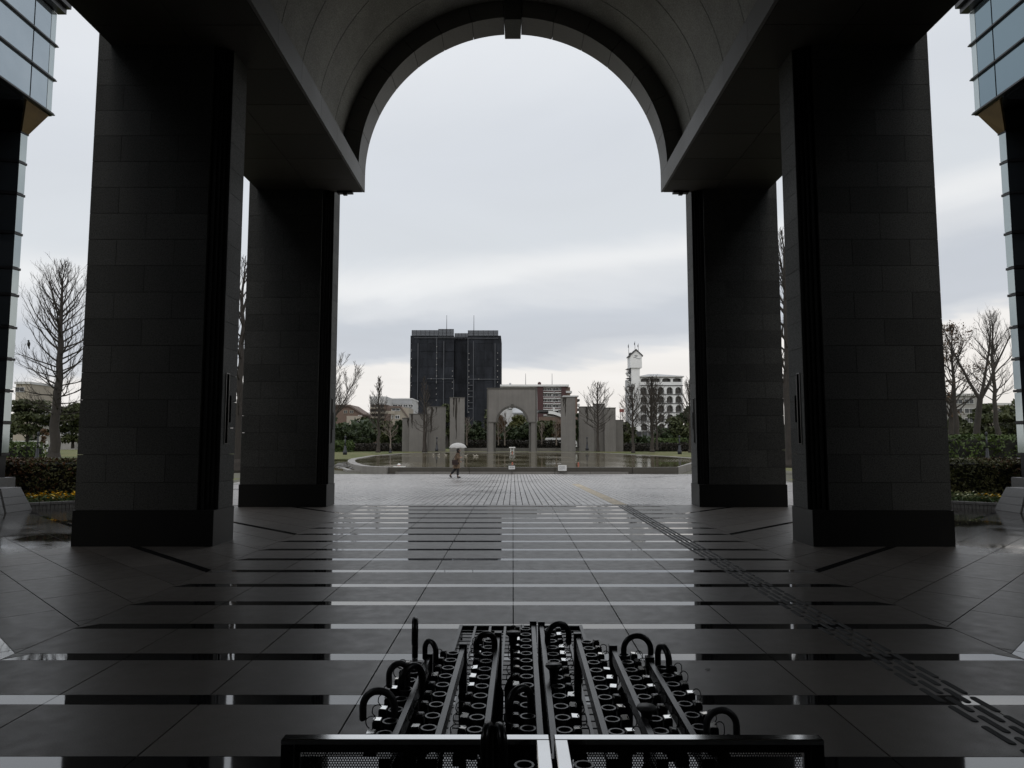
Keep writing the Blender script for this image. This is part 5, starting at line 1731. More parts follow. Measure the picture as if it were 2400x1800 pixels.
for z0_, z1_ in zip(fl[2:-1], fl[3:]):
    for xa, xb, n, y in ((xl, xm0, 5, YT + random.uniform(-.08, .08)), (xm0 + .05, xm1 - .05, 2, YT + 3.6), (xm1, xr, 4, YT)):
        for i in range(n):
            netp(xa + (xb - xa) * i / n, xa + (xb - xa) * (i + 1) / n, z0_, z1_, y + random.uniform(-.05, .05))
# side nets
for z0_, z1_ in zip(fl[2:-1], fl[3:]):
    for i in range(5):
        part('net_panel', MB().box(xr - .06, xr + .06, YT + i * 4.2 + .08, YT + i * 4.2 + 4.1, z0_ + .05, z1_ - .05), M['net'], root)
# guard frames on top with see-through netting
def guard(p0, p1, q0, q1, n, y):
    x0, x1, z0, z1 = X(p0), X(p1), Z(q1), Z(q0)
    w = (x1 - x0) / n
    for i in range(n):
        pn = part('guard_net', MB().box(x0 + i * w + .08, x0 + (i + 1) * w - .08, y - .02, y + .02, z0, z1 - .08), M['net_thin'], root)
        m_ = MB(); a_, b_3 = x0 + i * w, x0 + (i + 1) * w
        m_.box(a_ - .08, a_ + .08, y - .1, y + .1, z0 - .4, z1 + .1); m_.box(a_ + .081, b_3 - .081, y - .06, y + .06, z1 - .08, z1 + .06); m_.box(a_ + .081, b_3 - .081, y - .06, y + .06, (z0 + z1) / 2 - .05, (z0 + z1) / 2 + .05)
        part('guard_frame', m_, M['post'], pn)
guard(963, 1026, 774.5, 787, 6, YT - .3); guard(1026, 1063, 772, 790, 4, YT - .5); guard(1063, 1096, 778.5, 791, 4, YT + 3); guard(1096, 1168, 775, 787, 6, YT - .3)
guard(966, 1060, 774.5, 787, 8, YT + 21); guard(1098, 1170, 775, 787, 6, YT + 21)
me_v = {}
for p, q0, q1 in ((978, 805, 968), (1039, 800, 968), (1063, 890, 968), (1096, 792, 968), (1109, 800, 988), (1160, 805, 908), (1022, 790, 900)):
    part('pipe', MB().box(X(p) - .13, X(p) + .13, YT - .55, YT - .3, Z(q1), Z(q0)), M['pipe'], root)
for q, p0, p1 in ((792, 968, 1063), (793, 1097, 1168), (889, 1096, 1170), (903, 1096, 1109), (916.5, 1096, 1109), (930, 1096, 1109), (944, 1096, 1109), (958, 1096, 1109), (888, 1000, 1063)):
    part('pipe', MB().box(X(p0), X(p1), YT - .5, YT - .3, Z(q) - .12, Z(q) + .12), M['pipe'], root)
me_l = MB().box(-.15, .15, -.15, .15, -.15, .15).mesh('work_lamp')
for p, qs in ((963, (821, 841, 862, 882, 904)), (1022.5, (813, 827, 840, 855, 869, 882, 896, 910, 924, 938)), (1060, (870, 882, 896, 911)), (1098.5, (829, 843, 856, 870, 884, 898, 911, 925, 939, 952, 966)), (1166, (828, 843, 857, 870, 884, 896)), (1038, (889,)), (1010, (888,)), (1122, (889,))):
    for q in qs: link('work_lamp', me_l, M['concrete'], root, (X(p) - root.location.x, -.75, Z(q)))
for p, q in ((1041.4, 732), (1107.4, 732)):
    part('antenna', MB().tube([(X(p), YT + 6, zt2 - 1), (X(p), YT + 6, Z(q))], [.16, .07], 6), M['pipe'], root)
# white block left of the tower
YW = 215
root = thing('white_building', 'long white building with a row of windows, left of the netted tower', 'building', (PT(930, 1040, YW).x, YW, 0))
x0, x1, z0, z1 = bpx(902, 966, 936, 1040, YW)
part('wall', MB().box(x0, x1, YW, YW + 14, 0, z1), M['white_dull'], root)
part('upper_band', MB().box(x0 - .1, x1, YW - .25, YW - .002, PT(0, 947, YW).z, z1), M['roofgrey'], root)
part('parapet', MB().box(x0 - .2, x1 + .1, YW - .4, YW + 14.1, z1 + .002, z1 + .35), M['white'], root)
windows(root, [(921 + i * 12.2, 931 + i * 12.2, 948.5, 953.5) for i in range(-1, 4)] + [(921 + i * 12.2, 931 + i * 12.2, 962, 968) for i in range(-1, 4)], YW - .25, 'pane', 'white')
YQ = 205
root = thing('grey_building', 'taller grey-white block behind the lawn tree, left', 'building', (PT(885, 1040, YQ).x, YQ, 0))
x0, x1, z0, z1 = bpx(866, 905, 929, 1040, YQ)
part('wall', MB().box(x0, x1, YQ, YQ + 12, 0, z1), M['brown'], root)
part('upper_storey', MB().box(x0 - .05, x1 + .05, YQ - .2, YQ + 12.1, PT(0, 948, YQ).z, z1), M['white_dull'], root)
for k, q in enumerate((952, 963, 974, 985)):
    x = part('balcony', MB().box(x0 + .3, x1 - .3, YQ - 1.3, YQ - .002, PT(0, q + 6.5, YQ).z, PT(0, q + 2.5, YQ).z), M['beige'], root)
    windows(root, [(870 + i * 11, 878 + i * 11, q - 3, q + 2) for i in range(3)], YQ - .02, 'pane')
YH = 190
root = thing('beige_house', 'beige house with a balcony and a white framed window, left of the tower', 'house', (PT(935, 1040, YH).x, YH, 0))
x0, x1, z0, z1 = bpx(915, 958, 956, 1040, YH)
part('wall', MB().box(x0, x1, YH, YH + 9, 0, z1), M['beige'], root)
part('roof', MB().prism_y([(x0 - .4, z1 + .002), (x1 - 2.2, z1 + .002), (x1 - 2.2, z1 + .5), (x0 - .4, z1 + .5)], YH - .5, YH + 9.3), M['roofbrown'], root)
part('lean_roof', MB().prism_y([(x1 - 2.19, z1 + .45), (x1 - 2.19, z1 - .05), (x1 + .25, PT(0, 984, YH).z), (x1 + .25, PT(0, 981, YH).z)], YH - .4, YH + 9), M['roofbrown'], root)
part('balcony_rail', MB().box(PT(918, 0, YH).x, PT(940, 0, YH).x, YH - .9, YH - .8, PT(0, 970, YH).z, PT(0, 963.5, YH).z), M['beige'], root)
windows(root, [(919, 937, 957.5, 962.5), (926.5, 936, 974, 981), (918, 921, 974, 980)], YH - .02, 'pane', 'white')
YB2 = 185
root = thing('brown_house', 'brown gabled house behind the evergreens, far left of the view', 'house', (PT(825, 1040, YB2).x, YB2, 0))
x0, x1, z0, z1 = bpx(780, 849, 972, 1040, YB2)
zr = PT(0, 951, YB2).z
part('wall', MB().prism_y([(x0, 0), (x1, 0), (x1, z1), (PT(838, 0, YB2).x, zr - .2), (x0, zr - .2)], YB2, YB2 + 10), M['brown'], root)
xs2 = PT(838, 0, YB2).x
part('roof', MB().prism_y([(x0 - .3, zr - .15), (xs2, zr - .15), (x1 + .4, z1 - .1), (x1 + .4, z1 + .25), (xs2 + .1, zr + .3), (x0 - .3, zr + .3)], YB2 - .5, YB2 + 10.5), M['roofbrown'], root)
part('bay', MB().box(PT(833, 0, YB2).x, x1 - .1, YB2 - .6, YB2 - .002, 0, PT(0, 975, YB2).z), M['beige'], root)
windows(root, [(840, 848, 974, 980)], YB2 - .02, 'pane', 'white'); windows(root, [(836, 842, 987, 994), (843, 848, 987, 994)], YB2 - .62, 'pane', 'white'); windows(root, [(806, 814, 962, 968), (820, 828, 962, 968)], YB2 - .02, 'pane', 'beige')
# brown and white apartment building right of the tower
YA2 = 200
root = thing('apartment_block', 'maroon and white balconied apartment block right of the netted tower', 'building', (PT(1260, 1040, YA2).x, YA2, 0))
x0, x1, z0, z1 = bpx(1172, 1334, 906, 1040, YA2)
part('wall', MB().box(x0, x1 - 2.0, YA2 + 1, YA2 + 12, 0, z1), M['white_dull'], root)
part('roof_slab', MB().box(x0, PT(1327, 0, YA2).x, YA2 - .6, YA2 + 12.2, z1 + .002, PT(0, 901.5, YA2).z), M['white'], root)
for p0, p1, q in ((1257, 1269.5, 905), (1310.5, 1320, 905)):
    part('brick_pier', MB().box(PT(p0, 0, YA2).x, PT(p1, 0, YA2).x, YA2 - .3, YA2 + .998, 0, PT(0, q + 1, YA2).z - .03), M['maroon'], root)
for k, q in enumerate((908, 921.5, 934.5, 947.5, 961)):
    zf = lambda y_: PT(0, y_, YA2).z
    for p0, p1 in ((1270, 1293.7), (1295, 1310.2)):
        a_, b_3 = PT(p0, 0, YA2).x, PT(p1, 0, YA2).x
        bl = part('balcony', MB().box(a_, b_3, YA2 - .1, YA2 + .998, zf(q + 12.5), zf(q + 11.0)), M['white'], root)
        part('balcony_panel', MB().box(a_ + .05, b_3 - .05, YA2 - .08, YA2 + .02, zf(q + 10.9), zf(q + 7.8)), M['maroon'], bl)
        part('balcony_rail', MB().box(a_ + .02, b_3 - .02, YA2 - .12, YA2 + .04, zf(q + 7.7), zf(q + 7.1)), M['white'], bl)
    windows(root, [(1271, 1281, q + 1.5, q + 6.8), (1283, 1292, q + 1.5, q + 6.8), (1296, 1308.5, q + 1.5, q + 6.8)], YA2 + .95, 'pane', 'white')
    c0, c1 = PT(1320.3, 0, YA2).x, PT(1334, 0, YA2).x
    part('corner_balcony', MB().box(c0, c1, YA2 - .2, YA2 + 6, zf(q + 13), zf(q + 8.2)), M['white_dull'], root)
    part('corner_wall', MB().box(c0, c1 - .5, YA2 + .2, YA2 + 5.6, zf(q + 8.2) + .003, zf(q) + .1), M['brown'], root)
for p in (1231, 1291):
    part('antenna', MB().tube([(PT(p, 0, YA2).x, YA2 + 3, PT(0, 902, YA2).z), (PT(p, 0, YA2).x, YA2 + 3, PT(0, 873, YA2).z)], [.10, .05], 5), M['pipe'], root)
part('roof_tank', MB().lathe([(.5, 0), (.5, .7), (.2, .95)], 10, (PT(1262, 0, YA2).x, YA2 + 2, PT(0, 901.5, YA2).z)), M['maroon'], root)
part('roof_tank', MB().lathe([(.35, 0), (.35, .5), (.1, .7)], 10, (PT(1196, 0, YA2).x, YA2 + 2, PT(0, 901.5, YA2).z)), M['roofgrey'], root)
# lower block with a dark side behind the right wall
YS = 170
root = thing('brown_building', 'brown block with stacked side balconies beside the tallest right wall', 'building', (PT(1335, 1040, YS).x, YS, 0))
x0, x1, z0, z1 = bpx(1322, 1353, 930, 1040, YS)
part('wall', MB().box(x0, x1, YS, YS + 8, 0, z1), M['brown'], root)
part('roof_edge', MB().box(x0 - .2, x1 + .3, YS - .3, YS + 8.2, z1 + .002, z1 + .3), M['white_dull'], root)
for i in range(8):
    q = 935 + i * 11
    part('side_balcony', MB().box(x1, x1 + .62, YS + .3, YS + 5, PT(0, q + 5, YS).z, PT(0, q, YS).z), M['white_dull'] if i % 2 else M['trim'], root)
# distant things seen over the walls
root = thing('grey_roof_building', 'pale grey sloped roof seen through the arch', 'building', (PT(1213, 1040, 165).x, 165, 0))
x0, x1, z0, z1 = bpx(1203, 1250, 971, 1040, 165)
part('wall', MB().box(x0, x1, 165, 175, 0, z1), M['white_dull'], root)
part('roof', MB().prism_x([(164.3, z1 + .01), (175, PT(0, 944, 165).z), (175.2, PT(0, 944, 165).z + .3), (164.2, z1 + .35)], x0 - .2, x1 + .3), M['roofgrey'], root)
part('rail', MB().box(x0 - .1, x1 + .2, 163.9, 164.05, z1 - .9, z1 - .75), M['trim'], root)
part('annex', MB().box(PT(1186, 0, 165).x, x0 - .25, 166, 174, 0, PT(0, 962, 165).z), M['white_dull'], root)
part('annex_roof', MB().box(PT(1189, 0, 165).x, x0 - .3, 165.6, 174.3, PT(0, 957, 165).z, PT(0, 951, 165).z), M['white'], root)
root = thing('white_roofed_house', 'low building with a white curved roof right of the arch', 'building', (PT(1298, 1040, 160).x, 160, 0))
prof = []
for i in range(9):
    t_ = i / 8
    prof.append((PT(1281 + 34 * t_, 0, 160).x, PT(0, 963 + (t_ ** 2) * 11.5, 160).z))
prof2 = [(x, z - .7) for x, z in prof][::-1]
part('curved_roof', MB().prism_y(prof2 + prof[::1], 159.5, 168), M['white'], root)
part('wall', MB().box(PT(1261, 0, 160).x, PT(1314, 0, 160).x, 160, 167.5, 0, PT(0, 977, 160).z), M['brown'], root)
part('dark_roof', MB().box(PT(1259, 0, 160).x, PT(1280.5, 0, 160).x, 159.4, 168, PT(0, 966, 160).z, PT(0, 961, 160).z), M['trim'], root)
part('aerial', MB().tube([(PT(1294, 0, 160).x, 161, PT(0, 964, 160).z), (PT(1294, 0, 160).x, 161, PT(0, 953, 160).z)], .06, 5).tube([(PT(1291, 0, 160).x, 161, PT(0, 956, 160).z), (PT(1297, 0, 160).x, 161, PT(0, 956, 160).z)], .05, 5).tube([(PT(1292, 0, 160).x, 161, PT(0, 961.5, 160).z), (PT(1304, 0, 160).x, 161, PT(0, 961.5, 160).z)], .05, 5), M['white'], root)

# white arcaded hotel with a gabled tower
YO = 230
root = thing('arcaded_building', 'white building with rows of arched balconies and a gabled tower', 'building', (PT(1545, 1040, YO).x, YO, 0))
X = lambda p: PT(p, 960, YO).x
Z = lambda q: PT(1540, q, YO).z
xw0, xw1 = X(1500.5), X(1601)
fy = [882, 903.5, 924.5, 945.5, 967, 988.5, 1010, 1031]
part('core', MB().box(X(1482), xw1 - .15, YO + 1.8, YO + 14, 0, Z(883)), M['white_dull'], root)
def arch_bay(w, h, aw, ah, flat, sill):
    """wall cell with an arched opening: local x 0..w, z 0..h, depth 0..1.8"""
    m_ = MB(); n = 12
    xc = w / 2; r_ = aw / 2; zc_ = sill + ah - (r_ * flat)
    pts = [(xc - r_, sill)] + [(xc + r_ * math.cos(math.pi - math.pi * i / n), zc_ + r_ * flat * math.sin(math.pi * i / n)) for i in range(n + 1)] + [(xc + r_, sill)]
    outer = []
    for x, z in pts:
        if z <= sill + 1e-6: outer.append((0 if x < xc else w, sill))
        elif z <= zc_ + 1e-6: outer.append((0 if x < xc else w, z))
        else:
            c_, s_ = (x - xc) / r_, (z - zc_) / (r_ * flat)
            k = min(w / 2 / max(abs(c_), 1e-6), (h - zc_) / max(s_, 1e-6)); outer.append((xc + c_ * k, zc_ + s_ * k))
    vs_ = []
    for p, q in zip(pts, outer): vs_ += [(p[0], 0, p[1]), (q[0], 0, q[1]), (p[0], .9, p[1])]
    fs_ = []
    for i in range(len(pts) - 1):
        o, q = 3 * i, 3 * i + 3
        fs_ += [(o, o + 1, q + 1, q), (o, q, q + 2, o + 2)]
    m_.add(vs_, fs_)
    for i in range(len(pts) - 1):
        (a_, b_3), (c_, d_) = outer[i], outer[i + 1]
        if abs(a_ - c_) > 1e-4 and abs(b_3 - d_) > 1e-4:
            m_.add([(a_, 0, b_3), (0 if a_ < xc else w, 0, h), (c_, 0, d_)], [(0, 1, 2)])
    if sill > 0: m_.box(0, w, 0, .15, 0, sill)
    m_.box(0, (w - aw) / 2 * .8, .01, 1.8, 0, h); m_.box(w - (w - aw) / 2 * .8, w, .01, 1.8, 0, h)
    m_.box(0, w, .02, 1.8, h - .12, h)
    return m_
def bay_set(xs0, xs1, z0, z1, n, fr, flat, sill_f, top):
    w, h = (xs1 - xs0) / n, z1 - z0
    aw, sill = w * fr, h * sill_f
    ah = h * (.86 if not top else .80) - sill
    key = ('bay', round(w, 2), round(h, 2), fr)
    if key not in me_cache:
        me_cache[key] = arch_bay(w - .01, h, aw, ah, flat, sill).mesh('arched_bay')
        me_cache[key, 1] = MB().box(w * .5 - aw * .46, w * .5 + aw * .46, 1.62, 1.7, h * .06, h * .72).mesh('window')
        me_cache[key, 2] = MB().box(w * .5 - .05, w * .5 + .05, 1.56, 1.62, h * .06, h * .72).box(w * .5 - aw * .3, w * .5 - aw * .24, 1.56, 1.62, h * .06, h * .72).box(w * .5 + aw * .24, w * .5 + aw * .3, 1.56, 1.62, h * .06, h * .72).mesh('frame')
        m_ = MB(); m_.box(w * .5 - aw * .5, w * .5 + aw * .5, .2, .26, h * .36, h * .39)
        for i in range(9): m_.box(w * .5 - aw * .48 + i * aw * .12 - .02, w * .5 - aw * .48 + i * aw * .12 + .02, .2, .25, h * .04, h * .36)
        me_cache[key, 3] = m_.mesh('railing')
    for i in range(n):
        loc = (xs0 + i * w - root.location.x, 0, z0)
        b = link('arched_bay', me_cache[key], M['white'], root, loc)
        wn_ = link('window', me_cache[key, 1], M['pane_hotel'], b, (0, 0, 0))
        link('frame', me_cache[key, 2], M['trim'], b)
        link('railing', me_cache[key, 3], M['trim'], b)
bay_set(xw0, xw1, Z(fy[1]) + .12, Z(fy[0]), 4, .80, .45, .36, True)
for k in range(1, 6):
    bay_set(xw0 - .2, xw1, Z(fy[k + 1]) + .12, Z(fy[k]) - .12, 5, .72, 1.0, .02, False)
part('ground_floor', MB().box(xw0 - .2, xw1, YO + .3, YO + 1.79, 0, Z(fy[6])), M['white_dull'], root)
for k in range(1, 7):
    part('floor_band', MB().box(X(1480.5), xw1 + .15, YO - .22, YO + .2, Z(fy[k]) - .11, Z(fy[k]) + .11), M['trim'], root)
part('eaves', MB().box(xw0 - .1, xw1 + .45, YO - .7, YO + 14.4, Z(883.2), Z(881.6)), M['white'], root)
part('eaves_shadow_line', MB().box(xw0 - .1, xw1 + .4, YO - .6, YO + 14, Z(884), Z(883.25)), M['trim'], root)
zr0, zr1 = Z(881.5), Z(873.5)
m_ = MB(); a_, b_3 = xw0 - .1, xw1 + .45
m_.add([(a_, YO - .7, zr0), (b_3, YO - .7, zr0), (b_3, YO + 14.4, zr0), (a_, YO + 14.4, zr0), (a_ + 4.0, YO + 5, zr1), (b_3 - 7.5, YO + 5, zr1), (b_3 - 7.5, YO + 9, zr1), (a_ + 4.0, YO + 9, zr1)],
       [(0, 1, 5, 4), (1, 2, 6, 5), (2, 3, 7, 6), (3, 0, 4, 7), (4, 5, 6, 7)])
part('hip_roof', m_, M['roofgrey'], root)
# gabled tower
xt0, xt1, xn0, xn1 = X(1478), X(1505), X(1480.5), X(1500.3)
ztb, zte, zta = Z(862.5), Z(834.5), Z(822)
xm = (xt0 + xt1) / 2
tw_ = part('tower', MB().prism_y([(xt0, ztb), (xt1, ztb), (xt1, zte), (xm, zta), (xt0, zte)], YO - .9, YO + 5).box(xn0, xn1, YO - .4, YO + 4.8, 0, ztb), M['white'], root)
part('tower_roof', MB().prism_y([(xt0 - .35, zte - .25), (xm, zta + .05), (xt1 + .35, zte - .25), (xt1 + .35, zte + .12), (xm, zta + .5), (xt0 - .35, zte + .12)], YO - 1.2, YO + 5.2), M['trim'], tw_)
# emblem and two lines of lettering on the gable
m_ = MB()
cxm, czm = xm, Z(833.3)
pts = []
for i in range(13):
    t_ = math.pi + math.pi * (i / 12)
    pts.append((cxm + .48 * math.cos(t_), YO - .94, czm + .30 * math.sin(t_)))
m_.tube(pts, [.03 + .09 * math.sin(math.pi * i / 12) for i in range(13)], 5)
m_.box(cxm - .12, cxm + .12, YO - .97, YO - .91, czm - .05, czm + .14)
part('emblem', m_, M['mark'], tw_)
m_ = MB(); r_ = random.Random(4)
for (pa, pb, q) in ((1485.2, 1493, 838.6), (1492.3, 1501.6, 841.2)):
    x = X(pa)
    while x < X(pb):
        w = r_.uniform(.10, .17); m_.box(x, min(x + w, X(pb)), YO - .95, YO - .902, Z(q) - .09, Z(q) + r_.uniform(.04, .11)); x += w + .045
part('lettering', m_, M['mark'], tw_)
for p, q in ((1479, 803), (1494, 797), (1502, 802)):
    part('antenna', MB().tube([(X(p), YO + 3, zte - .5), (X(p), YO + 3, Z(q))], [.10, .06], 5).box(X(p) - .24, X(p) - .08, YO + 2.9, YO + 3.1, Z(q) - 1.3, Z(q) - .45), M['pipe'], tw_)
part('roof_dish', MB().ball((X(1480.5), YO + 1, Z(829.5)), .5, .4, .6, 8, 5), M['trim'], tw_)
# stepped stair balconies on the left side
for k, (q0, q1, p0) in enumerate(((863.5, 880, 1472), (885, 896, 1472.5), (905, 917, 1473), (927, 938, 1473), (948, 959, 1474), (969, 980, 1475))):
    x0_ = X(p0); x1_ = xn0 - .003
    sb = part('stair_balcony', MB().prism_y([(x0_ + .5, Z(q1)), (x1_, Z(q1)), (x1_, Z(q1) + .12), (x0_ + .1, Z(q0 + (q1 - q0) * .62)), (x0_, Z(q0 + (q1 - q0) * .62)), (x0_, Z(q0 + (q1 - q0) * .45))], YO + .2, YO + 4.2), M['white'], root)
    part('stair_opening', MB().box(x0_ + .35, x1_, YO + .5, YO + 4, Z(q0 + (q1 - q0) * .6), Z(q0 + .5)), M['pane'], sb)
    part('stair_roof', MB().box(x0_ - .1, x1_, YO + .2, YO + 4.3, Z(q0 + .5), Z(q0)), M['trim'], sb)
# street level things at the foot of the hotel
root = thing('red_roof_sign', 'small red billboard above the rooftops left of the arcaded building', 'sign', (PT(1457, 1040, 240).x, 240, 0))
x0, x1, z0, z1 = bpx(1452, 1462.5, 958.5, 966, 240)
part('board', MB().box(x0, x1, 240, 240.3, z0, z1), M['red'], root)
for s_ in (x0 + .3, x1 - .3): part('post', MB().box(s_ - .1, s_ + .1, 240.31, 240.5, 0, z1), M['trim'], root)
root = thing('shop_row', 'low white street front with a red panel under the arcaded building', 'building', (PT(1500, 1040, 190).x, 190, 0))
x0, x1, z0, z1 = bpx(1440, 1560, 1000, 1046, 190)
part('wall', MB().box(x0, x1, 190, 196, 0, z1 - 1.2), M['white_dull'], root)
part('red_panel', MB().box(*bpx(1460, 1472, 1020, 1035, 189.9)[:2], 189.8, 189.99, *bpx(1460, 1472, 1022, 1034, 189.9)[2:]), M['red'], root)
windows(root, [(1478 + i * 14, 1489 + i * 14, 1012, 1028) for i in range(5)], 189.95, 'pane', 'trim')
part('canopy', MB().box(*bpx(1486, 1530, 1030, 1035, 188)[:2], 187, 189.8, *bpx(1486, 1530, 1032, 1035, 188)[2:]), M['white'], root)
root = thing('blue_sheet_stack', 'bright blue wrapped pile on the street beyond the right lawn', 'bundle', (PT(1549, 1040, 140).x, 140, 0))
x0, x1, z0, z1 = bpx(1545, 1554, 1029, 1042, 140)
m_ = MB().prism_y([(x0, z0 - .5), (x1, z0 - .5), (x1, z0 + .6), (x0 + (x1 - x0) * .65, z1), (x0 + .05, z1 - .2)], 140, 141.2); part('sheet', m_, M['blue'], root)
part('base', MB().box(x0 - .1, x1 + .1, 139.9, 141.3, 0, z0 - .51), M['white_dull'], root)
# white box truck behind the hedge
YV = 119.2
root = thing('box_truck', 'white box truck parked behind the hedge right of the arch', 'truck', (PT(1297, 1040, YV).x, YV, 0))
x0, x1, z0, z1 = bpx(1279, 1317, 1026, 1048, YV)
m_ = MB(); c_ = .18
m_.prism_y([(x0, .75), (x1 + 1.0, .75), (x1 + 1.0, z1), (x0 + c_, z1), (x0 + .03, z1 - .05), (x0, z1 - c_)], YV, YV + 1.9)
part('box_body', m_, M['white'], root)
part('chassis', MB().box(x0 + .1, x1 + 2.2, YV + .2, YV + 1.7, .45, .74), M['trim'], root)
part('cab', MB().prism_y([(x1 + 1.05, .75), (x1 + 2.6, .75), (x1 + 2.6, 1.5), (x1 + 2.2, 2.2), (x1 + 1.05, 2.2)], YV + .05, YV + 1.85), M['white'], root)
for xx in (x0 + .8, x1 + 1.7):
    for yy in (YV - .01, YV + 1.6):
        w_ = link('wheel', None, None, root); 
        bpy.data.objects.remove(w_)
        m_ = MB().tube([(xx, yy, .38), (xx, yy + .28, .38)], .38, 14); part('wheel', m_, M['trim'], root)
# pale buildings at the far sides
for (lab, p0, p1, q, Y, n) in (('cream building with a dark window band behind the left trees', 28, 70, 900, 150, 1), ('grey low building behind the big bare tree', 88, 180, 958, 140, 3), ('grey apartment building behind the right trees', 2226, 2300, 928, 150, 3), ('cream building behind the slender right tree', 2330, 2420, 950, 150, 2)):
    root = thing('distant_building', lab, 'building', (PT((p0 + p1) / 2, 1040, Y).x, Y, 0))
    x0, x1, z0, z1 = bpx(p0, p1, q, 1046, Y)
    part('wall', MB().box(x0, x1, Y, Y + 10, 0, z1), M['beige'] if 'cream' in lab else M['concrete'], root)
    part('roof_edge', MB().box(x0 - .2, x1 + .2, Y - .3, Y + 10.2, z1 + .002, z1 + .5), M['white_dull'], root)
    rects = []
    for k in range(n):
        for i in range(max(1, int((p1 - p0) / 26))):
            rects.append((p0 + 8 + i * 26, p0 + 28 + i * 26, q + 8 + k * 22, q + 18 + k * 22))
    windows(root, rects, Y - .02, 'pane', 'white_dull')
fe = thing('white_fence', 'low white fence behind the green hedge at far left', 'fence', (PT(60, 1040, 70).x, 70, .5))
x0, x1, z0, z1 = bpx(22, 110, 1033, 1048, 70)
part('rail', MB().box(x0, x1, 70, 70.08, z1 - .12, z1), M['white_dull'], fe)
for i in range(12):
    xx = x0 + (x1 - x0) * i / 11; part('post', MB().box(xx - .05, xx + .05, 69.98, 70.1, .3, z1 - .125), M['white_dull'], fe)

# ------------------------------------------------------------------ the walking person
pb_ = GP(1071, 1120, ZP)
person = thing('person', 'person in a brown tweed coat and black trousers walking with a white umbrella', 'person', (pb_.x, pb_.y, ZP), 0)
def skin(name, verts, edges, rad, mat, parent, root=0, sub=2):
    me = bpy.data.meshes.new(name)
    me.from_pydata(verts, edges, []); me.update()
    o = link(name, me, mat, parent)
    sm = o.modifiers.new('skin', 'SKIN'); sm.use_smooth_shade = True
    for i, s_ in enumerate(me.skin_vertices[0].data):
        r_ = rad[i]; s_.radius = (r_, r_) if isinstance(r_, float) else r_
        s_.use_root = (i == root)
    ss_ = o.modifiers.new('sub', 'SUBSURF'); ss_.levels = sub; ss_.render_levels = sub
    return o
V, E_, RD = [], [], []
def jv(p, r_, prev=None):
    V.append(p); RD.append(r_)
    if prev is not None: E_.append((prev, len(V) - 1))
    return len(V) - 1
pel = jv((0, 0, .80), (.13, .11)); sp1 = jv((.01, 0, .98), (.12, .095), pel); ch = jv((.03, 0, 1.14), (.13, .10), sp1); sh = jv((.04, 0, 1.24), (.10, .08), ch)
nk = jv((.055, 0, 1.31), .048, sh); hd0 = jv((.075, 0, 1.37), (.066, .07), nk); hd1 = jv((.085, 0, 1.43), (.082, .092), hd0); hd2 = jv((.08, 0, 1.50), (.065, .07), hd1)
nose = jv((.19, 0, 1.415), .013, hd1)
for sy, leg in ((-1, [(0, -.085, .74, .088), (.05, -.085, .44, .058), (.045, -.085, .09, .036), (.10, -.085, .035, .03), (.19, -.085, .03, .022)]), (1, [(-.02, .085, .74, .088), (-.10, .085, .45, .058), (-.34, .085, .17, .036), (-.335, .085, .08, .03), (-.26, .085, .03, .022)])):
    pv = pel
    for x, y, z, r_ in leg: pv = jv((x, y, z), r_, pv)
HAND = {}
for sy, arm in ((-1, [(.035, -.16, 1.235, .052), (.05, -.20, 1.02, .04), (.17, -.15, 1.05, .03), (.215, -.125, 1.07, .026)]), (1, [(.035, .16, 1.235, .052), (.0, .21, 1.0, .04), (.12, .19, .86, .03), (.16, .18, .83, .026)])):
    pv = sh
    for x, y, z, r_ in arm: pv = jv((x, y, z), r_, pv)
    bx_, by_, bz_ = arm[-1][:3]
    HAND[sy] = (bx_ + .03, by_ + .005, bz_ + .01)
    for k in range(4):
        off_ = (-.027 + .018 * k)
        a_ = jv((bx_ + .045, by_, bz_ + off_), .0085, pv)
        b_3 = jv((bx_ + .06 - .004 * abs(k - 1), by_ + .028, bz_ + off_), .008, a_)
        jv((bx_ + .038, by_ + .038, bz_ + off_), .007, b_3)
    a_ = jv((bx_ + .012, by_ + .02, bz_ + .035), .009, pv)
    jv((bx_ + .038, by_ + .032, bz_ + .045), .008, a_)
body = skin('body', V, E_, RD, M['skin'], person)
# coat: lofted rings from shoulders to knee
def loft(name, rings, mat, parent, n=20):
    m_ = MB()
    for (cx_, cy_, z, rx, ry) in rings:
        for k in range(n):
            t_ = 2 * math.pi * k / n
            wv = 1 + (.05 * math.sin(5 * t_ + z * 9) if z < .9 else .015 * math.sin(4 * t_ + z * 20))
            m_.v.append((cx_ + rx * wv * math.cos(t_), cy_ + ry * wv * math.sin(t_), z))
    for i in range(len(rings) - 1):
        for k in range(n):
            k2 = (k + 1) % n; m_.f.append((i * n + k, i * n + k2, (i + 1) * n + k2, (i + 1) * n + k))
    m_.f.append(tuple(range((len(rings) - 1) * n, len(rings) * n)))
    return part(name, m_, mat, parent, True, world=False)
loft('coat', [(-.03, 0, .50, .19, .19), (-.025, 0, .62, .18, .185), (-.01, 0, .80, .165, .175), (.0, 0, .98, .14, .155), (.02, 0, 1.12, .145, .17), (.03, 0, 1.22, .125, .18), (.04, 0, 1.28, .085, .12), (.05, 0, 1.32, .062, .066)], M['coat'], person)
skin('coat_sleeves', [(.035, -.13, 1.24), (.035, -.175, 1.21), (.05, -.205, 1.02), (.16, -.157, 1.045), (.035, .13, 1.24), (.035, .175, 1.21), (.0, .215, 1.0), (.11, .193, .875)], [(0, 1), (1, 2), (2, 3), (0, 4), (4, 5), (5, 6), (6, 7)], [.062, .064, .054, .044, .062, .064, .054, .044], M['coat'], person)
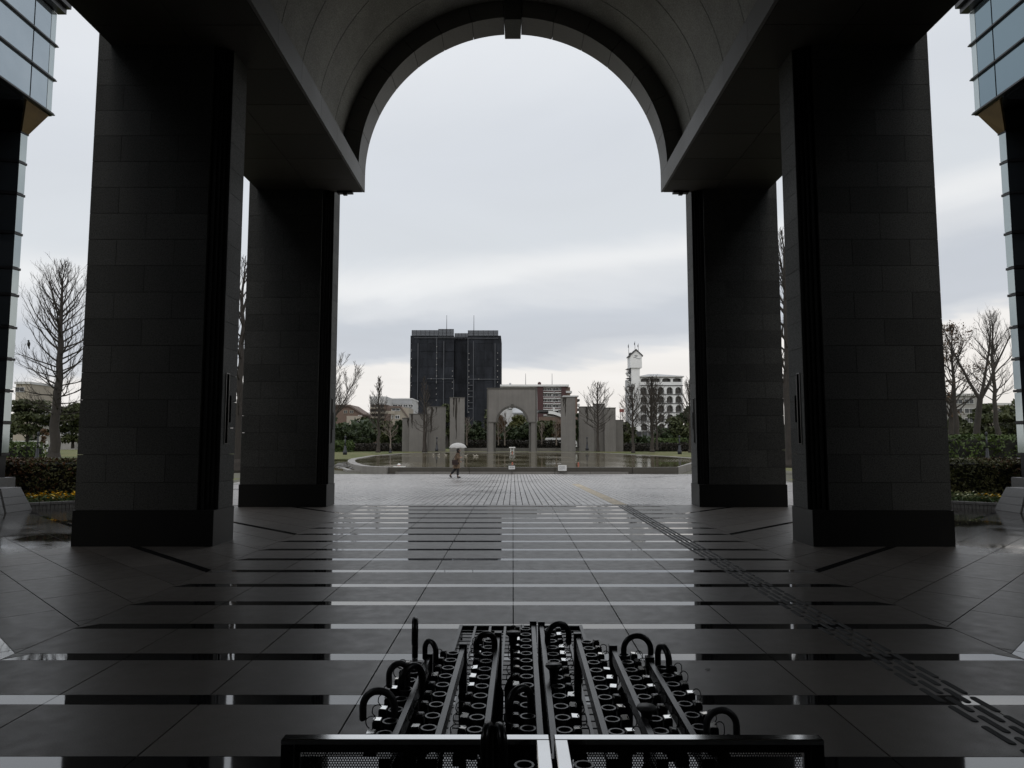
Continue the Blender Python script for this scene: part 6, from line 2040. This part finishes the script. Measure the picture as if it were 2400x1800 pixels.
skin('trousers', [(0, 0, .78), (.0, -.085, .72), (.05, -.085, .44), (.045, -.085, .11), (-.02, .085, .72), (-.10, .085, .45), (-.335, .085, .185)], [(0, 1), (1, 2), (2, 3), (0, 4), (4, 5), (5, 6)], [.12, .10, .075, .055, .10, .075, .055], M['trousers'], person)
for pts, rr in (([(.03, -.085, .10), (.04, -.085, .045), (.12, -.085, .04), (.20, -.085, .03)], [.042, .05, .042, .028]), ([(-.345, .085, .17), (-.365, .085, .10), (-.32, .085, .05), (-.26, .085, .032)], [.042, .05, .042, .028])):
    part('shoe', MB().tube(pts, rr, 9), M['shoe'], person, True, world=False)
hr = MB().ball((.06, 0, 1.455), .105, .098, .10, 14, 9)
hr.v = [(x if x < .12 else .12 - (x - .12) * .2, y, z) if z > 1.40 else (min(x, .06), y, z - .10) for x, y, z in hr.v]
part('hair', hr, M['hair'], person, True, world=False)
for sy in (-1, 1): part('ear', MB().ball((.075, sy * .082, 1.42), .018, .01, .025, 8, 5), M['skin'], person, True, world=False)
for sy in (-1, 1): part('eye', MB().ball((.157, sy * .03, 1.435), .008, .011, .007, 8, 5), M['hair'], person, True, world=False)
part('mouth', MB().ball((.150, 0, 1.368), .008, .022, .005, 8, 5), M['bag'], person, True, world=False)
part('scarf', MB().tube([(.055 + .075 * math.cos(2 * math.pi * k / 12), .075 * math.sin(2 * math.pi * k / 12), 1.315) for k in range(13)], .032, 8), M['bag'], person, True, world=False)
# white umbrella in the hand
hx, hy, hz = HAND[-1]
um = thing('open_umbrella', 'open white umbrella held over the walking person', 'umbrella', (pb_.x + hx, pb_.y + hy, ZP + hz))
hub = Vector((.02 - hx + .02, .08, 1.83 - hz))
low = Vector((.03, -.01, -.16))
part('shaft', MB().tube([tuple(low), tuple(hub)], .008, 6), M['steel'], um, world=False)
m_ = MB(); hook(m_, .012, .035, .10, 0)
m_.v = [(x + low.x + .035, y + low.y, -z + low.z - .05) for x, y, z in m_.v]
part('handle', m_, M['handle_black'], um, True, world=False)
cv = MB(); n, mseg = 16, 8
Rr, drop = .455, .275
for i in range(mseg + 1):
    t_ = i / mseg
    for k in range(n):
        a_ = 2 * math.pi * k / n
        sc_2 = 1 - .05 * (1 - math.cos(2 * math.pi * (k % 2) / 2)) * t_ / 2
        r_ = max(.012, Rr * math.sin(t_ * math.pi / 2 * .98)) * sc_2
        z = -drop * (1 - math.cos(t_ * math.pi / 2)) + (.03 * t_ ** 3 if k % 2 else 0)
        cv.v.append((hub.x + r_ * math.cos(a_), hub.y + r_ * math.sin(a_), hub.z + z))
for i in range(mseg):
    for k in range(n):
        k2 = (k + 1) % n; cv.f.append((i * n + k, i * n + k2, (i + 1) * n + k2, (i + 1) * n + k))
part('canopy', cv, M['brolly'], um, True, world=False)
for k in range(0, n, 2):
    a_ = 2 * math.pi * k / n
    pts = []
    for i in range(0, mseg + 1, 2):
        t_ = i / mseg; r_ = max(.012, Rr * math.sin(t_ * math.pi / 2 * .98)); z = -drop * (1 - math.cos(t_ * math.pi / 2)) - .006
        pts.append((hub.x + r_ * math.cos(a_), hub.y + r_ * math.sin(a_), hub.z + z))
    part('rib', MB().tube(pts, .004, 4), M['steel'], um, world=False)
part('tip', MB().tube([tuple(hub), tuple(hub + Vector((0, 0, .06)))], [.01, .005], 6), M['steel'], um, world=False)
# shoulder bag
bg_ = thing('shoulder_bag', 'dark brown bag hanging at the walking person\'s side', 'bag', (pb_.x - .08, pb_.y - .24, ZP + .68))
m_ = MB().bevbox(-.16, .14, -.055, .055, .0, .26, .04)
part('body', m_, M['bag'], bg_, False, world=False)
part('flap', MB().bevbox(-.165, .145, -.063, -.056, .10, .262, .003), M['bag'], bg_, world=False)
part('strap', MB().tube([(-.13, 0, .25), (-.02, .02, .45), (.10, .10, .60), (.13, .13, .57), (.13, .03, .25)], .012, 6), M['bag'], bg_, True, world=False)
